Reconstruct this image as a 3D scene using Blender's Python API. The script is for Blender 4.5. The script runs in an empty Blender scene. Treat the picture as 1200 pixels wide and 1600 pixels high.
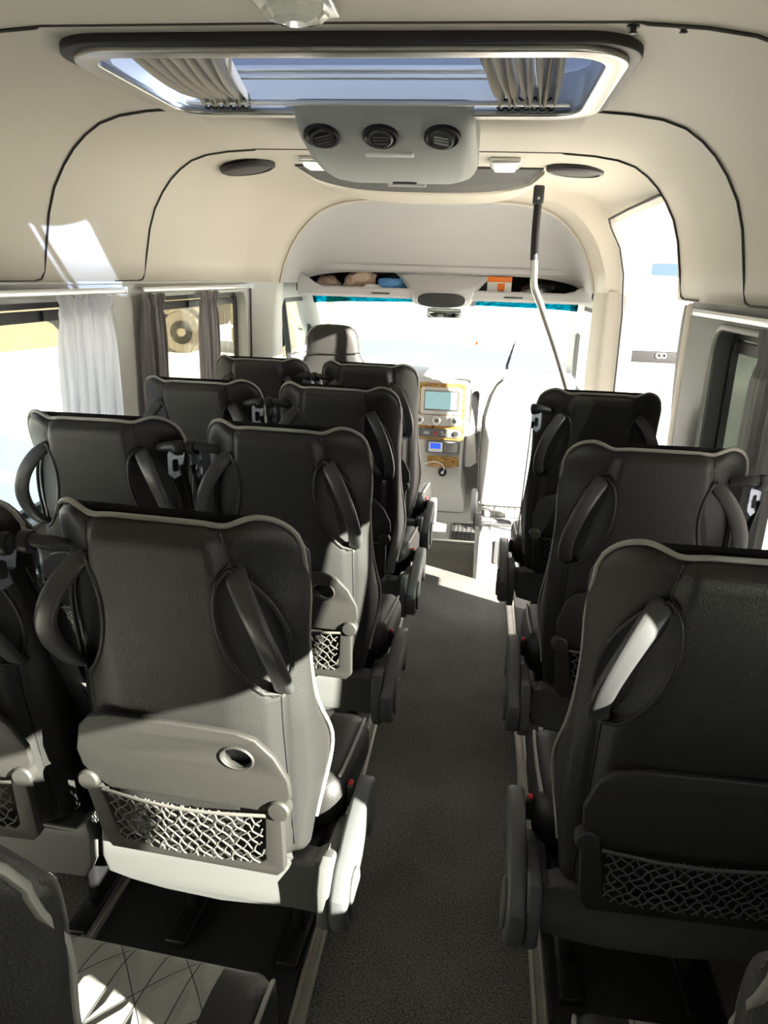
import bpy, bmesh, math, random
from mathutils import Vector, Matrix
random.seed(7)
C = bpy.context.scene.collection
sc = bpy.context.scene
PI = math.pi
# ------------------------------------------------------------------ camera, world, sun, exposure
def cam_setup():
    yaw, pitch, roll = .119, .305, .0318
    f = Vector((-math.sin(yaw)*math.cos(pitch), math.cos(yaw)*math.cos(pitch), -math.sin(pitch)))
    r = Vector((math.cos(yaw), math.sin(yaw), 0))
    u = r.cross(f)
    r2 = math.cos(roll)*r + math.sin(roll)*u
    u2 = -math.sin(roll)*r + math.cos(roll)*u
    M = Matrix((( r2.x, u2.x, -f.x, 0), (r2.y, u2.y, -f.y, 0), (r2.z, u2.z, -f.z, 1.453), (0, 0, 0, 1)))
    cd = bpy.data.cameras.new('camera'); co = bpy.data.objects.new('camera', cd); C.objects.link(co)
    cd.sensor_fit = 'HORIZONTAL'; cd.sensor_width = 36; cd.lens = 1172.1/1200*36
    cd.clip_start = .02; cd.clip_end = 300
    co.matrix_world = M
    sc.camera = co
cam_setup()
SUN_DIR = Vector((1, -.55, .42)).normalized()      # towards the sun
SUN_E = 50.0
WORLD_E = 2.1
EXPO = 0.25
w = bpy.data.worlds.new('sky'); sc.world = w; w.use_nodes = True
nt = w.node_tree; nt.nodes.clear()
wo = nt.nodes.new('ShaderNodeOutputWorld'); bg = nt.nodes.new('ShaderNodeBackground')
tc = nt.nodes.new('ShaderNodeTexCoord'); sx = nt.nodes.new('ShaderNodeSeparateXYZ'); cr = nt.nodes.new('ShaderNodeValToRGB')
nt.links.new(tc.outputs['Generated'], sx.inputs[0]); nt.links.new(sx.outputs['Z'], cr.inputs['Fac'])
cr.color_ramp.elements[0].position = 0.0; cr.color_ramp.elements[0].color = (1, .97, .92, 1)
cr.color_ramp.elements[1].position = .8; cr.color_ramp.elements[1].color = (.45, .54, .68, 1)
nt.links.new(cr.outputs[0], bg.inputs[0]); bg.inputs[1].default_value = WORLD_E
nt.links.new(bg.outputs[0], wo.inputs[0])
sl = bpy.data.lights.new('sun', 'SUN'); so = bpy.data.objects.new('sun', sl); C.objects.link(so)
sl.energy = SUN_E; sl.angle = .0095; sl.color = (1, .925, .80)
so.rotation_euler = SUN_DIR.to_track_quat('Z', 'Y').to_euler(); so.location = (6, -3, 4)
sc.view_settings.view_transform = 'Standard'; sc.view_settings.look = 'None'
sc.view_settings.gamma = 1; sc.view_settings.use_curve_mapping = False
sc.view_settings.exposure = EXPO
sc.cycles.max_bounces = 10; sc.cycles.diffuse_bounces = 6; sc.cycles.transparent_max_bounces = 16
sc.cycles.sample_clamp_indirect = 8
sc.cycles.caustics_reflective = False; sc.cycles.caustics_refractive = False

# ------------------------------------------------------------------ materials
def new_mat(name):
    m = bpy.data.materials.new(name); m.use_nodes = True
    return m, m.node_tree, m.node_tree.nodes['Principled BSDF']
def mat(name, col, rough=.5, metal=0, bump=0, bscale=200, var=0, vscale=8, emit=0, sheen=0, spec=.5, coat=0):
    m, t, b = new_mat(name)
    b.inputs['Base Color'].default_value = (*col, 1); b.inputs['Roughness'].default_value = rough
    b.inputs['Metallic'].default_value = metal; b.inputs['Specular IOR Level'].default_value = spec
    b.inputs['Coat Weight'].default_value = coat
    if sheen: b.inputs['Sheen Weight'].default_value = sheen
    if emit:
        b.inputs['Emission Color'].default_value = (*col, 1); b.inputs['Emission Strength'].default_value = emit
    tcn = t.nodes.new('ShaderNodeTexCoord')
    if var:
        n = t.nodes.new('ShaderNodeTexNoise'); n.inputs['Scale'].default_value = vscale; n.inputs['Detail'].default_value = 6
        t.links.new(tcn.outputs['Object'], n.inputs['Vector'])
        mx = t.nodes.new('ShaderNodeMix'); mx.data_type = 'RGBA'
        mx.inputs[6].default_value = (*[c*(1-var) for c in col], 1); mx.inputs[7].default_value = (*[min(1, c*(1+var)) for c in col], 1)
        t.links.new(n.outputs['Fac'], mx.inputs[0]); t.links.new(mx.outputs[2], b.inputs['Base Color'])
    if bump:
        n2 = t.nodes.new('ShaderNodeTexNoise'); n2.inputs['Scale'].default_value = bscale; n2.inputs['Detail'].default_value = 3
        t.links.new(tcn.outputs['Object'], n2.inputs['Vector'])
        bp = t.nodes.new('ShaderNodeBump'); bp.inputs['Strength'].default_value = bump; bp.inputs['Distance'].default_value = .002
        t.links.new(n2.outputs['Fac'], bp.inputs['Height']); t.links.new(bp.outputs[0], b.inputs['Normal'])
    return m
def leather(name, col, rough):
    m, t, b = new_mat(name)
    b.inputs['Base Color'].default_value = (*col, 1); b.inputs['Roughness'].default_value = rough
    b.inputs['Specular IOR Level'].default_value = .38
    tcn = t.nodes.new('ShaderNodeTexCoord')
    v = t.nodes.new('ShaderNodeTexVoronoi'); v.inputs['Scale'].default_value = 420
    t.links.new(tcn.outputs['Object'], v.inputs['Vector'])
    bp = t.nodes.new('ShaderNodeBump'); bp.inputs['Strength'].default_value = .35; bp.inputs['Distance'].default_value = .0012
    t.links.new(v.outputs['Distance'], bp.inputs['Height']); t.links.new(bp.outputs[0], b.inputs['Normal'])
    return m
def glass(name, tint, gloss=.06, dust=0, dcol=(.6, .55, .42)):
    m = bpy.data.materials.new(name); m.use_nodes = True; t = m.node_tree; t.nodes.clear()
    o = t.nodes.new('ShaderNodeOutputMaterial'); tr = t.nodes.new('ShaderNodeBsdfTransparent'); g = t.nodes.new('ShaderNodeBsdfGlossy')
    mx = t.nodes.new('ShaderNodeMixShader'); tr.inputs[0].default_value = (*tint, 1); g.inputs['Roughness'].default_value = .03
    mx.inputs[0].default_value = gloss
    t.links.new(tr.outputs[0], mx.inputs[1]); t.links.new(g.outputs[0], mx.inputs[2])
    if dust:
        d = t.nodes.new('ShaderNodeBsdfDiffuse'); d.inputs[0].default_value = (*dcol, 1)
        m2 = t.nodes.new('ShaderNodeMixShader')
        tcn = t.nodes.new('ShaderNodeTexCoord'); mp = t.nodes.new('ShaderNodeMapping'); mp.inputs['Scale'].default_value = (60, 60, 6)
        n = t.nodes.new('ShaderNodeTexNoise'); n.inputs['Scale'].default_value = 1; n.inputs['Detail'].default_value = 4
        t.links.new(tcn.outputs['Object'], mp.inputs[0]); t.links.new(mp.outputs[0], n.inputs['Vector'])
        mm = t.nodes.new('ShaderNodeMath'); mm.operation = 'MULTIPLY'; mm.inputs[1].default_value = dust*2
        t.links.new(n.outputs['Fac'], mm.inputs[0]); t.links.new(mm.outputs[0], m2.inputs[0])
        t.links.new(mx.outputs[0], m2.inputs[1]); t.links.new(d.outputs[0], m2.inputs[2]); t.links.new(m2.outputs[0], o.inputs[0])
    else:
        t.links.new(mx.outputs[0], o.inputs[0])
    return m
def quilt_mat(name, col, axis_u, axis_v):
    """light leather with stitched diamonds (object space)"""
    m, t, b = new_mat(name)
    b.inputs['Roughness'].default_value = .55
    tcn = t.nodes.new('ShaderNodeTexCoord'); s = t.nodes.new('ShaderNodeSeparateXYZ'); t.links.new(tcn.outputs['Object'], s.inputs[0])
    def math_(op, a, bb):
        n = t.nodes.new('ShaderNodeMath'); n.operation = op
        for i, q in enumerate((a, bb)):
            if q is None: continue
            if isinstance(q, (int, float)): n.inputs[i].default_value = q
            else: t.links.new(q, n.inputs[i])
        return n.outputs[0]
    U = s.outputs[axis_u]; V = s.outputs[axis_v]
    def lines(expr):
        fr = math_('FRACT', expr, None); d = math_('ABSOLUTE', math_('SUBTRACT', fr, .5), None)
        return math_('SUBTRACT', .5, d)            # 0 on the line
    a = lines(math_('ADD', math_('MULTIPLY', U, 9.5), math_('MULTIPLY', V, 7.5)))
    c = lines(math_('SUBTRACT', math_('MULTIPLY', U, 19.0), math_('MULTIPLY', V, 0.6)))
    e = lines(math_('SUBTRACT', math_('MULTIPLY', U, 9.5), math_('MULTIPLY', V, 7.5)))
    mn = math_('MINIMUM', a, e)
    mn = math_('MINIMUM', mn, math_('MULTIPLY', c, .6))
    cr_ = t.nodes.new('ShaderNodeValToRGB'); t.links.new(mn, cr_.inputs[0])
    cr_.color_ramp.elements[0].position = .006; cr_.color_ramp.elements[0].color = (.03, .03, .03, 1)
    cr_.color_ramp.elements[1].position = .015; cr_.color_ramp.elements[1].color = (*col, 1)
    t.links.new(cr_.outputs[0], b.inputs['Base Color'])
    mr = t.nodes.new('ShaderNodeMapRange'); mr.interpolation_type = 'SMOOTHSTEP'; mr.inputs[1].default_value = 0; mr.inputs[2].default_value = .16
    t.links.new(mn, mr.inputs[0])
    bp = t.nodes.new('ShaderNodeBump'); bp.inputs['Strength'].default_value = .7; bp.inputs['Distance'].default_value = .008
    t.links.new(mr.outputs[0], bp.inputs['Height']); t.links.new(bp.outputs[0], b.inputs['Normal'])
    return m
def carpet_mat(name, col, scale=230):
    m, t, b = new_mat(name)
    b.inputs['Roughness'].default_value = .95; b.inputs['Specular IOR Level'].default_value = .1
    tcn = t.nodes.new('ShaderNodeTexCoord')
    n = t.nodes.new('ShaderNodeTexNoise'); n.inputs['Scale'].default_value = scale; n.inputs['Detail'].default_value = 2
    n3 = t.nodes.new('ShaderNodeTexNoise'); n3.inputs['Scale'].default_value = 5; n3.inputs['Detail'].default_value = 5
    t.links.new(tcn.outputs['Object'], n.inputs['Vector']); t.links.new(tcn.outputs['Object'], n3.inputs['Vector'])
    ad = t.nodes.new('ShaderNodeMath'); ad.operation = 'MULTIPLY_ADD'; ad.inputs[1].default_value = .22
    t.links.new(n3.outputs['Fac'], ad.inputs[0]); t.links.new(n.outputs['Fac'], ad.inputs[2])
    cr_ = t.nodes.new('ShaderNodeValToRGB'); t.links.new(ad.outputs[0], cr_.inputs[0])
    cr_.color_ramp.elements[0].position = .42; cr_.color_ramp.elements[0].color = (*[c*.35 for c in col], 1)
    cr_.color_ramp.elements[1].position = .80; cr_.color_ramp.elements[1].color = (*[min(1, c*1.5) for c in col], 1)
    t.links.new(cr_.outputs[0], b.inputs['Base Color'])
    bp = t.nodes.new('ShaderNodeBump'); bp.inputs['Strength'].default_value = .8; bp.inputs['Distance'].default_value = .006
    t.links.new(n.outputs['Fac'], bp.inputs['Height']); t.links.new(bp.outputs[0], b.inputs['Normal'])
    return m
def wood_mat(name):
    m, t, b = new_mat(name)
    b.inputs['Roughness'].default_value = .18
    tcn = t.nodes.new('ShaderNodeTexCoord'); mp = t.nodes.new('ShaderNodeMapping'); mp.inputs['Scale'].default_value = (3, 3, 14)
    n = t.nodes.new('ShaderNodeTexNoise'); n.inputs['Scale'].default_value = 6; n.inputs['Detail'].default_value = 6; n.inputs['Distortion'].default_value = 2
    t.links.new(tcn.outputs['Object'], mp.inputs[0]); t.links.new(mp.outputs[0], n.inputs['Vector'])
    cr_ = t.nodes.new('ShaderNodeValToRGB'); t.links.new(n.outputs['Fac'], cr_.inputs[0])
    cr_.color_ramp.elements[0].position = .35; cr_.color_ramp.elements[0].color = (.12, .055, .015, 1)
    cr_.color_ramp.elements[1].position = .65; cr_.color_ramp.elements[1].color = (.55, .33, .11, 1)
    t.links.new(cr_.outputs[0], b.inputs['Base Color'])
    return m
M = {
 'cream': mat('cream_lining', (.62, .575, .50), .55, bump=.12, bscale=500, var=.03, vscale=2),
 'grey_lining': mat('grey_lining', (.50, .50, .51), .7, bump=.1, bscale=600),
 'wallgrey': mat('grey_wall_plastic', (.50, .50, .47), .5, bump=.1, bscale=500),
 'wallshade': mat('shaded_grey_wall_plastic', (.10, .105, .105), .5, bump=.1, bscale=500),  # grey wall plastic with the right wall's shade put into its colour
 'shadeblack': mat('under_seat_shade_black', (.012, .012, .012), .85, bump=.3, bscale=300),  # near-black standing in for the shade below the seats
 'steel': mat('belt_steel', (.30, .33, .40), .25, metal=.9),
 'seam': mat('dark_rubber_seam', (.035, .03, .028), .6),
 'rubber': mat('black_rubber', (.012, .012, .013), .5),
 'leather': leather('black_leather', (.029, .0285, .0275), .43),
 'piping': mat('grey_piping', (.32, .31, .29), .45),
 'blackplastic': mat('black_plastic', (.035, .036, .038), .45, bump=.15, bscale=700),
 'trimplastic': mat('charcoal_grained_plastic', (.034, .0325, .030), .55, bump=.25, bscale=500),
 'handle': mat('handle_plastic', (.06, .06, .062), .32, bump=.1, bscale=500),
 'greyplastic': mat('grey_seat_plastic', (.12, .125, .13), .42, bump=.1, bscale=500),
 'coverplastic': mat('grey_cover_plastic', (.13, .133, .13), .5, bump=.1, bscale=500),
 'darkframe': mat('dark_steel', (.02, .02, .022), .4, metal=.4),
 'metal': mat('brushed_metal', (.55, .54, .52), .3, metal=1, bump=.05, bscale=80),
 'whitemetal': mat('pale_metal', (.78, .78, .76), .28, metal=.6),
 'rail': mat('floor_track_metal', (.42, .40, .36), .45, metal=.5, var=.2, vscale=20),
 'net': mat('net_cord', (.11, .105, .095), .7),
 'carpet': carpet_mat('carpet_grey', (.19, .185, .17)),
 'vinyl': mat('cab_floor_vinyl', (.38, .38, .36), .5, bump=.1, bscale=300),
 'curtain_light': mat('pale_curtain', (.62, .61, .64), .8, bump=.2, bscale=300),
 'curtain_grey': mat('grey_curtain', (.24, .22, .24), .85, bump=.2, bscale=300),
 'hatchcurtain': mat('hatch_curtain', (.50, .47, .42), .8, bump=.2, bscale=300),
 'glass': glass('clear_glass', (.93, .96, .95), .05),
 'tintglass': glass('dark_tinted_glass', (.20, .21, .20), .05),
 'dirty': glass('dusty_glass', (.85, .84, .78), .04, .28),
 'hatchglass': glass('tinted_hatch_glass', (.30, .345, .44), .06, .03, (.5, .5, .5)),
 'lightseat': mat('pale_leather', (.58, .58, .60), .5, bump=.12, bscale=400),
 'acgrey': mat('console_grey', (.32, .34, .33), .5, bump=.1, bscale=500),
 'acdark': mat('valance_grey', (.075, .075, .075), .6),
 'lens': mat('clear_lens', (.9, .88, .8), .15, emit=.9),
 'crystal': mat('faceted_lens', (.75, .75, .70), .05, spec=1, coat=1),
 'dash': mat('dashboard_plastic', (.55, .54, .52), .45, bump=.1, bscale=400),
 'wood': wood_mat('glossy_wood_trim'),
 'screen': mat('screen_glass', (.30, .50, .55), .12, emit=.35),
 'blue': mat('blue_display', (.03, .10, .75), .3, emit=.8),
 'red': mat('red_mark', (.6, .02, .02), .4),
 'white': mat('white_plastic', (.8, .8, .8), .4),
 'orange': mat('orange_card', (.9, .22, .02), .5),
 'tan': mat('crumpled_tan', (.60, .45, .36), .6, var=.25, vscale=30),
 'bluebag': mat('blue_plastic_bag', (.12, .35, .75), .4, var=.3, vscale=30),
 'blackcloth': mat('black_cloth', (.015, .014, .015), .9, bump=.4, bscale=60),
 'plasticbag': glass('clear_plastic_film', (.8, .8, .82), .35),
 'ground': mat('sunlit_concrete', (.80, .78, .70), .9, var=.05, vscale=.6),
 'bank': mat('tan_earth_bank', (.085, .062, .028), .95, var=.35, vscale=2.0),
 'truck': mat('dusty_truck_paint', (.11, .092, .055), .7, var=.15, vscale=2),
 'tyre': mat('dusty_tyre', (.075, .064, .042), .9),
 'vanwhite': mat('white_paint', (.85, .85, .85), .3),
 'vanblue': mat('blue_glass', (.025, .05, .16), .4),
 'bumper': mat('dark_bumper_plastic', (.008, .008, .009), .7),
 'mirror': mat('mirror_glass', (.55, .6, .58), .08, metal=1),
}
def cyan_mat():
    m = bpy.data.materials.new('cyan_shade_band'); m.use_nodes = True; t = m.node_tree; t.nodes.clear()
    o = t.nodes.new('ShaderNodeOutputMaterial'); tr = t.nodes.new('ShaderNodeBsdfTransparent')
    tcn = t.nodes.new('ShaderNodeTexCoord'); n = t.nodes.new('ShaderNodeTexNoise'); n.inputs['Scale'].default_value = 28; n.inputs['Detail'].default_value = 5
    mp = t.nodes.new('ShaderNodeMapping'); mp.inputs['Scale'].default_value = (1, 1, 3)
    t.links.new(tcn.outputs['Object'], mp.inputs[0]); t.links.new(mp.outputs[0], n.inputs['Vector'])
    c2 = t.nodes.new('ShaderNodeValToRGB'); t.links.new(n.outputs['Fac'], c2.inputs[0])
    c2.color_ramp.elements[0].position = .40; c2.color_ramp.elements[0].color = (.0, .17, .24, 1)
    c2.color_ramp.elements[1].position = .55; c2.color_ramp.elements[1].color = (.02, .30, .38, 1)
    t.links.new(c2.outputs[0], tr.inputs[0]); t.links.new(tr.outputs[0], o.inputs[0])
    return m
M['cyan'] = cyan_mat()
def cloth_mat(name, col, tl):
    m, t, b = new_mat(name); b.inputs['Base Color'].default_value = (*col, 1); b.inputs['Roughness'].default_value = .9
    o = t.nodes['Material Output']; tr = t.nodes.new('ShaderNodeBsdfTranslucent'); tr.inputs[0].default_value = (*col, 1)
    mx = t.nodes.new('ShaderNodeMixShader'); mx.inputs[0].default_value = tl
    n = t.nodes.new('ShaderNodeTexNoise'); n.inputs['Scale'].default_value = 400
    tcn = t.nodes.new('ShaderNodeTexCoord'); t.links.new(tcn.outputs['Object'], n.inputs['Vector'])
    bp = t.nodes.new('ShaderNodeBump'); bp.inputs['Strength'].default_value = .2; bp.inputs['Distance'].default_value = .002
    t.links.new(n.outputs['Fac'], bp.inputs['Height']); t.links.new(bp.outputs[0], b.inputs['Normal'])
    t.links.new(b.outputs[0], mx.inputs[1]); t.links.new(tr.outputs[0], mx.inputs[2]); t.links.new(mx.outputs[0], o.inputs[0])
    return m
M['curtain_light'] = cloth_mat('pale_curtain_cloth', (.82, .81, .84), .55)
M['curtain_grey'] = cloth_mat('grey_curtain_cloth', (.32, .30, .31), .45)
M['hatchcurtain'] = cloth_mat('hatch_curtain_cloth', (.66, .62, .54), .4)
M['quilt_seat'] = quilt_mat('quilted_grey_leather', (.40, .385, .355), 0, 1)
M['quilt_back'] = quilt_mat('quilted_grey_leather_back', (.42, .40, .37), 0, 2)

# ------------------------------------------------------------------ mesh helpers
def mesh(name, V, F, m=None, smooth=False):
    me = bpy.data.meshes.new(name); me.from_pydata([tuple(v) for v in V], [], F); me.validate()
    bm = bmesh.new(); bm.from_mesh(me); bmesh.ops.recalc_face_normals(bm, faces=bm.faces); bm.to_mesh(me); bm.free()
    if m: me.materials.append(M[m] if isinstance(m, str) else m)
    if smooth:
        for p in me.polygons: p.use_smooth = True
    me.update()
    return me
def ob(name, me, parent=None, loc=(0, 0, 0)):
    o = bpy.data.objects.new(name, me); C.objects.link(o); o.location = loc
    if parent: o.parent = parent
    return o
def tag(o, label=None, cat=None, group=None, kind=None):
    if label: o['label'] = label
    if cat: o['category'] = cat
    if group: o['group'] = group
    if kind: o['kind'] = kind
    return o
def thing(name, loc, label, cat, group=None):
    return tag(ob(name, None, None, loc), label, cat, group)
def auto(me, ang=40):
    bm = bmesh.new(); bm.from_mesh(me)
    for e in bm.edges:
        e.smooth = not (len(e.link_faces) == 2 and e.calc_face_angle(0) > math.radians(ang))
    for f in bm.faces: f.smooth = True
    bm.to_mesh(me); bm.free(); return me
def rbox_bm(bm, c, s, r=.004, rot=None):
    """bevelled box centre c size s"""
    b2 = bmesh.new(); bmesh.ops.create_cube(b2, size=1)
    for v in b2.verts: v.co = Vector((v.co.x*s[0], v.co.y*s[1], v.co.z*s[2]))
    if r: bmesh.ops.bevel(b2, geom=list(b2.edges), offset=min(r, min(s)*.45), segments=3, affect='EDGES', profile=.5)
    if rot is not None:
        for v in b2.verts: v.co = rot @ v.co
    for v in b2.verts: v.co += Vector(c)
    t = bpy.data.meshes.new('t'); b2.to_mesh(t); b2.free(); bm.from_mesh(t); bpy.data.meshes.remove(t)
def rbox(name, boxes, m):
    bm = bmesh.new()
    for q in boxes: rbox_bm(bm, *q)
    me = bpy.data.meshes.new(name); bm.to_mesh(me); bm.free(); me.materials.append(M[m]); return auto(me)
def frames(path):
    P = [Vector(p) for p in path]; out = []; n = len(P); up = None
    for i in range(n):
        t = (P[min(i+1, n-1)] - P[max(i-1, 0)]).normalized()
        if up is None: up = Vector((0, 0, 1)) if abs(t.z) < .9 else Vector((0, 1, 0))
        a = up - t*up.dot(t); a.normalize(); b = t.cross(a); up = a
        out.append((P[i], a, b))
    return out
def tube_data(path, r, n=8, ra=None, V=None, F=None, cap=True, up=None):
    """tube round path; r may be a list; ra = second radius factor (flat bands)"""
    V = [] if V is None else V; F = [] if F is None else F; base = len(V); fr = frames(path); L = len(fr)
    for i, (p, a, b) in enumerate(fr):
        rr = r[i] if isinstance(r, (list, tuple)) else r; rb = (ra if ra is not None else rr)
        if up is not None:
            t = a.cross(b); u_ = Vector(up); a = (u_ - t*u_.dot(t)).normalized(); b = t.cross(a)
        for k in range(n):
            th = 2*PI*k/n; cc, ss = math.cos(th), math.sin(th)
            if ra is not None:   # super-ellipse band
                cc = math.copysign(abs(cc)**.6, cc); ss = math.copysign(abs(ss)**.6, ss)
            V.append(p + a*rr*cc + b*rb*ss)
    for i in range(L-1):
        for k in range(n):
            F.append((base+i*n+k, base+i*n+(k+1) % n, base+(i+1)*n+(k+1) % n, base+(i+1)*n+k))
    if cap: F.append(tuple(base+k for k in range(n))); F.append(tuple(base+(L-1)*n+k for k in range(n)))
    return V, F
def tube(name, path, r, m, n=8, ra=None, up=None):
    V, F = tube_data(path, r, n, ra, up=up); return auto(mesh(name, V, F, m), 60)
def tubes(name, paths, r, m, n=6):
    V, F = [], []
    for p in paths: tube_data(p, r, n, None, V, F)
    return auto(mesh(name, V, F, m), 60)
def smooth_path(pts, k=8):
    P = [Vector(p) for p in pts]; out = []
    for i in range(len(P)-1):
        p0 = P[max(i-1, 0)]; p1 = P[i]; p2 = P[i+1]; p3 = P[min(i+2, len(P)-1)]
        for j in range(k):
            t = j/k
            out.append(.5*((2*p1)+(-p0+p2)*t+(2*p0-5*p1+4*p2-p3)*t*t+(-p0+3*p1-3*p2+p3)*t**3))
    out.append(P[-1]); return out
def rrect(x0, y0, x1, y1, r, k=5):
    out = []
    for cx, cy, a0 in ((x1-r, y1-r, 0), (x0+r, y1-r, 90), (x0+r, y0+r, 180), (x1-r, y0+r, 270)):
        for j in range(k+1):
            a = math.radians(a0+90*j/k); out.append((cx+r*math.cos(a), cy+r*math.sin(a)))
    return out
def ellipse(cx, cy, a, b, k=28): return [(cx+a*math.cos(2*PI*i/k), cy+b*math.sin(2*PI*i/k)) for i in range(k)]
def sheet(name, outer, holes, depth, to3d, m, bevel=0):
    """flat plate with holes; to3d maps (u, v, w), w in 0..depth, to a point"""
    cu = bpy.data.curves.new('c', 'CURVE'); cu.dimensions = '2D'; cu.fill_mode = 'BOTH'; cu.extrude = max(depth/2-bevel, 1e-5)
    cu.bevel_depth = bevel; cu.bevel_resolution = 2
    for L in [outer]+list(holes):
        s = cu.splines.new('POLY'); s.points.add(len(L)-1)
        for i, (u, v) in enumerate(L): s.points[i].co = (u, v, 0, 1)
        s.use_cyclic_u = True
    o = bpy.data.objects.new('tmp', cu); C.objects.link(o)
    bpy.context.view_layer.update()
    me = bpy.data.meshes.new_from_object(o.evaluated_get(bpy.context.evaluated_depsgraph_get()))
    bpy.data.objects.remove(o); bpy.data.curves.remove(cu)
    me.name = name
    bm = bmesh.new(); bm.from_mesh(me); bmesh.ops.remove_doubles(bm, verts=bm.verts, dist=1e-5)
    for v in bm.verts: v.co = Vector(to3d(v.co.x, v.co.y, v.co.z+depth/2))
    bmesh.ops.recalc_face_normals(bm, faces=bm.faces); bm.to_mesh(me); bm.free()
    me.materials.clear(); me.materials.append(M[m] if isinstance(m, str) else m)
    for p in me.polygons: p.material_index = 0
    return auto(me, 35)
def loft(name, rings, m, closed=True, caps=True, smooth=40):
    n = len(rings[0]); V = [p for r in rings for p in r]; F = []
    for i in range(len(rings)-1):
        for k in range(n if closed else n-1):
            F.append((i*n+k, i*n+(k+1) % n, (i+1)*n+(k+1) % n, (i+1)*n+k))
    if caps: F.append(tuple(range(n))); F.append(tuple((len(rings)-1)*n+k for k in range(n)))
    return auto(mesh(name, V, F, m), smooth)
def lathe(name, prof, m, axis='Z', n=28, c=(0, 0, 0)):
    rings = []
    for r, h in prof:
        ring = []
        for k in range(n):
            a = 2*PI*k/n; x, y = r*math.cos(a), r*math.sin(a)
            p = {'Z': (x, y, h), 'Y': (x, h, y), 'X': (h, x, y)}[axis]
            ring.append((p[0]+c[0], p[1]+c[1], p[2]+c[2]))
        rings.append(ring)
    return loft(name, rings, m)
def struct(name, me): return tag(ob(name, me), kind='structure')
def copy_tree(root, loc):
    r = root.copy(); C.objects.link(r); r.location = loc
    for ch in root.children:
        c = ch.copy(); C.objects.link(c); c.parent = r
        for g in ch.children:
            d = g.copy(); C.objects.link(d); d.parent = c
    return r
def smoothstep(a, b, x):
    t = max(0, min(1, (x-a)/(b-a))); return t*t*(3-2*t)

# ------------------------------------------------------------------ van shell
XM = -.31
PROF = [(1.40, 1.01), (1.50, .997), (1.60, .977), (1.67, .953), (1.73, .918), (1.775, .883), (1.81, .845), (1.84, .80), (1.86, .74), (1.872, .66), (1.879, .56)]
DOOR_Y = (2.96, 4.0); DOOR_Z = 1.74
HX0, HX1, HY0, HY1 = -.86, .23, 1.60, 2.19
def prof_pts(off=0):
    L = [(XM-h-off, z+off*(z-1.4)*2) for z, h in PROF]
    mid = [(HX0, 1.88), (-.6, 1.881), (-.31, 1.882), (0, 1.881), (HX1, 1.88)]
    R = [(XM+h+off, z+off*(z-1.4)*2) for z, h in reversed(PROF)]
    return L+mid+R
def build_ceiling():
    P = prof_pts(); n = len(P)
    ys = [-1.25, -.6, 0, .8, 1.52, HY0, 1.9, HY1, 2.6, DOOR_Y[0], 3.4]
    ARCH = [(1.40, .862), (1.50, .838), (1.60, .795), (1.67, .75), (1.73, .695), (1.77, .645), (1.795, .60), (1.815, .55), (1.828, .50), (1.836, .44), (1.842, .38)]
    PA = [(XM+.03-h, z) for z, h in ARCH] + [(-.55, 1.845), (-.43, 1.847), (-.29, 1.848), (-.15, 1.847), (-.0, 1.845)] + [(XM+.03+h, z) for z, h in reversed(ARCH)]
    rows = [(y, P) for y in ys]
    for y, tl, tr in ((3.7, .02, 0), (3.9, .10, 0), (4.0, .22, .03), (4.03, .28, .25), (4.06, .36, .72), (4.12, .52, .82), (4.2, .78, .90), (4.3, 1.0, 1.0)):
        q = []
        for a, b in zip(P, PA):
            k = smoothstep(-.5, .3, a[0]); t = tl*(1-k)+tr*k
            q.append((a[0]*(1-t)+b[0]*t, a[1]*(1-t)+b[1]*t))
        rows.append((y, q))
    V = []; F = []
    for y, q in rows: V += [(x, y, z) for x, z in q]
    for i in range(len(rows)-1):
        y0, y1 = rows[i][0], rows[i+1][0]
        for k in range(n-1):
            x0, z0 = rows[i][1][k]; x1, z1 = rows[i][1][k+1]; cx, cz = (x0+x1)/2, (z0+z1)/2
            if HY0-.01 < y0 and y1 < HY1+.01 and HX0 < cx < HX1 and cz > 1.878: continue
            if y0 >= DOOR_Y[0]-.001 and y1 <= DOOR_Y[1]+.001 and cx > .3 and cz < 1.735: continue
            F.append((i*n+k, i*n+k+1, (i+1)*n+k+1, (i+1)*n+k))
    me = mesh('ceiling', V, F, 'cream'); auto(me, 40)
    o = struct('ceiling', me)
    so_ = o.modifiers.new('thick', 'SOLIDIFY'); so_.thickness = .02
    nz = sum(p.normal.z for p in me.polygons if abs(p.normal.z) > .8)
    so_.offset = -1 if nz < 0 else 1
    return PA
PA = build_ceiling()
def seam_path(y, side=None, r=.05, zb=1.405):
    pts = []
    P = prof_pts(-.003)
    L = [(x, y, z) for x, z in P]
    L[0] = (L[0][0], y, zb+.03); L[-1] = (L[-1][0], y, zb+.03)
    # bottom corners turn rearward along the panel edge
    pre = [(P[0][0], y-.25, zb), (P[0][0], y-.06, zb), (P[0][0], y-.02, zb+.007)]
    post = [(P[-1][0], y-.02, zb+.007), (P[-1][0], y-.06, zb), (P[-1][0], y-.25, zb)]
    return pre+L+post
for i, y in enumerate((1.515, 2.22, 2.92)):
    struct('trim_%d' % (i+1), tube('trim', seam_path(y), .0032, 'seam', 6))
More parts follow.
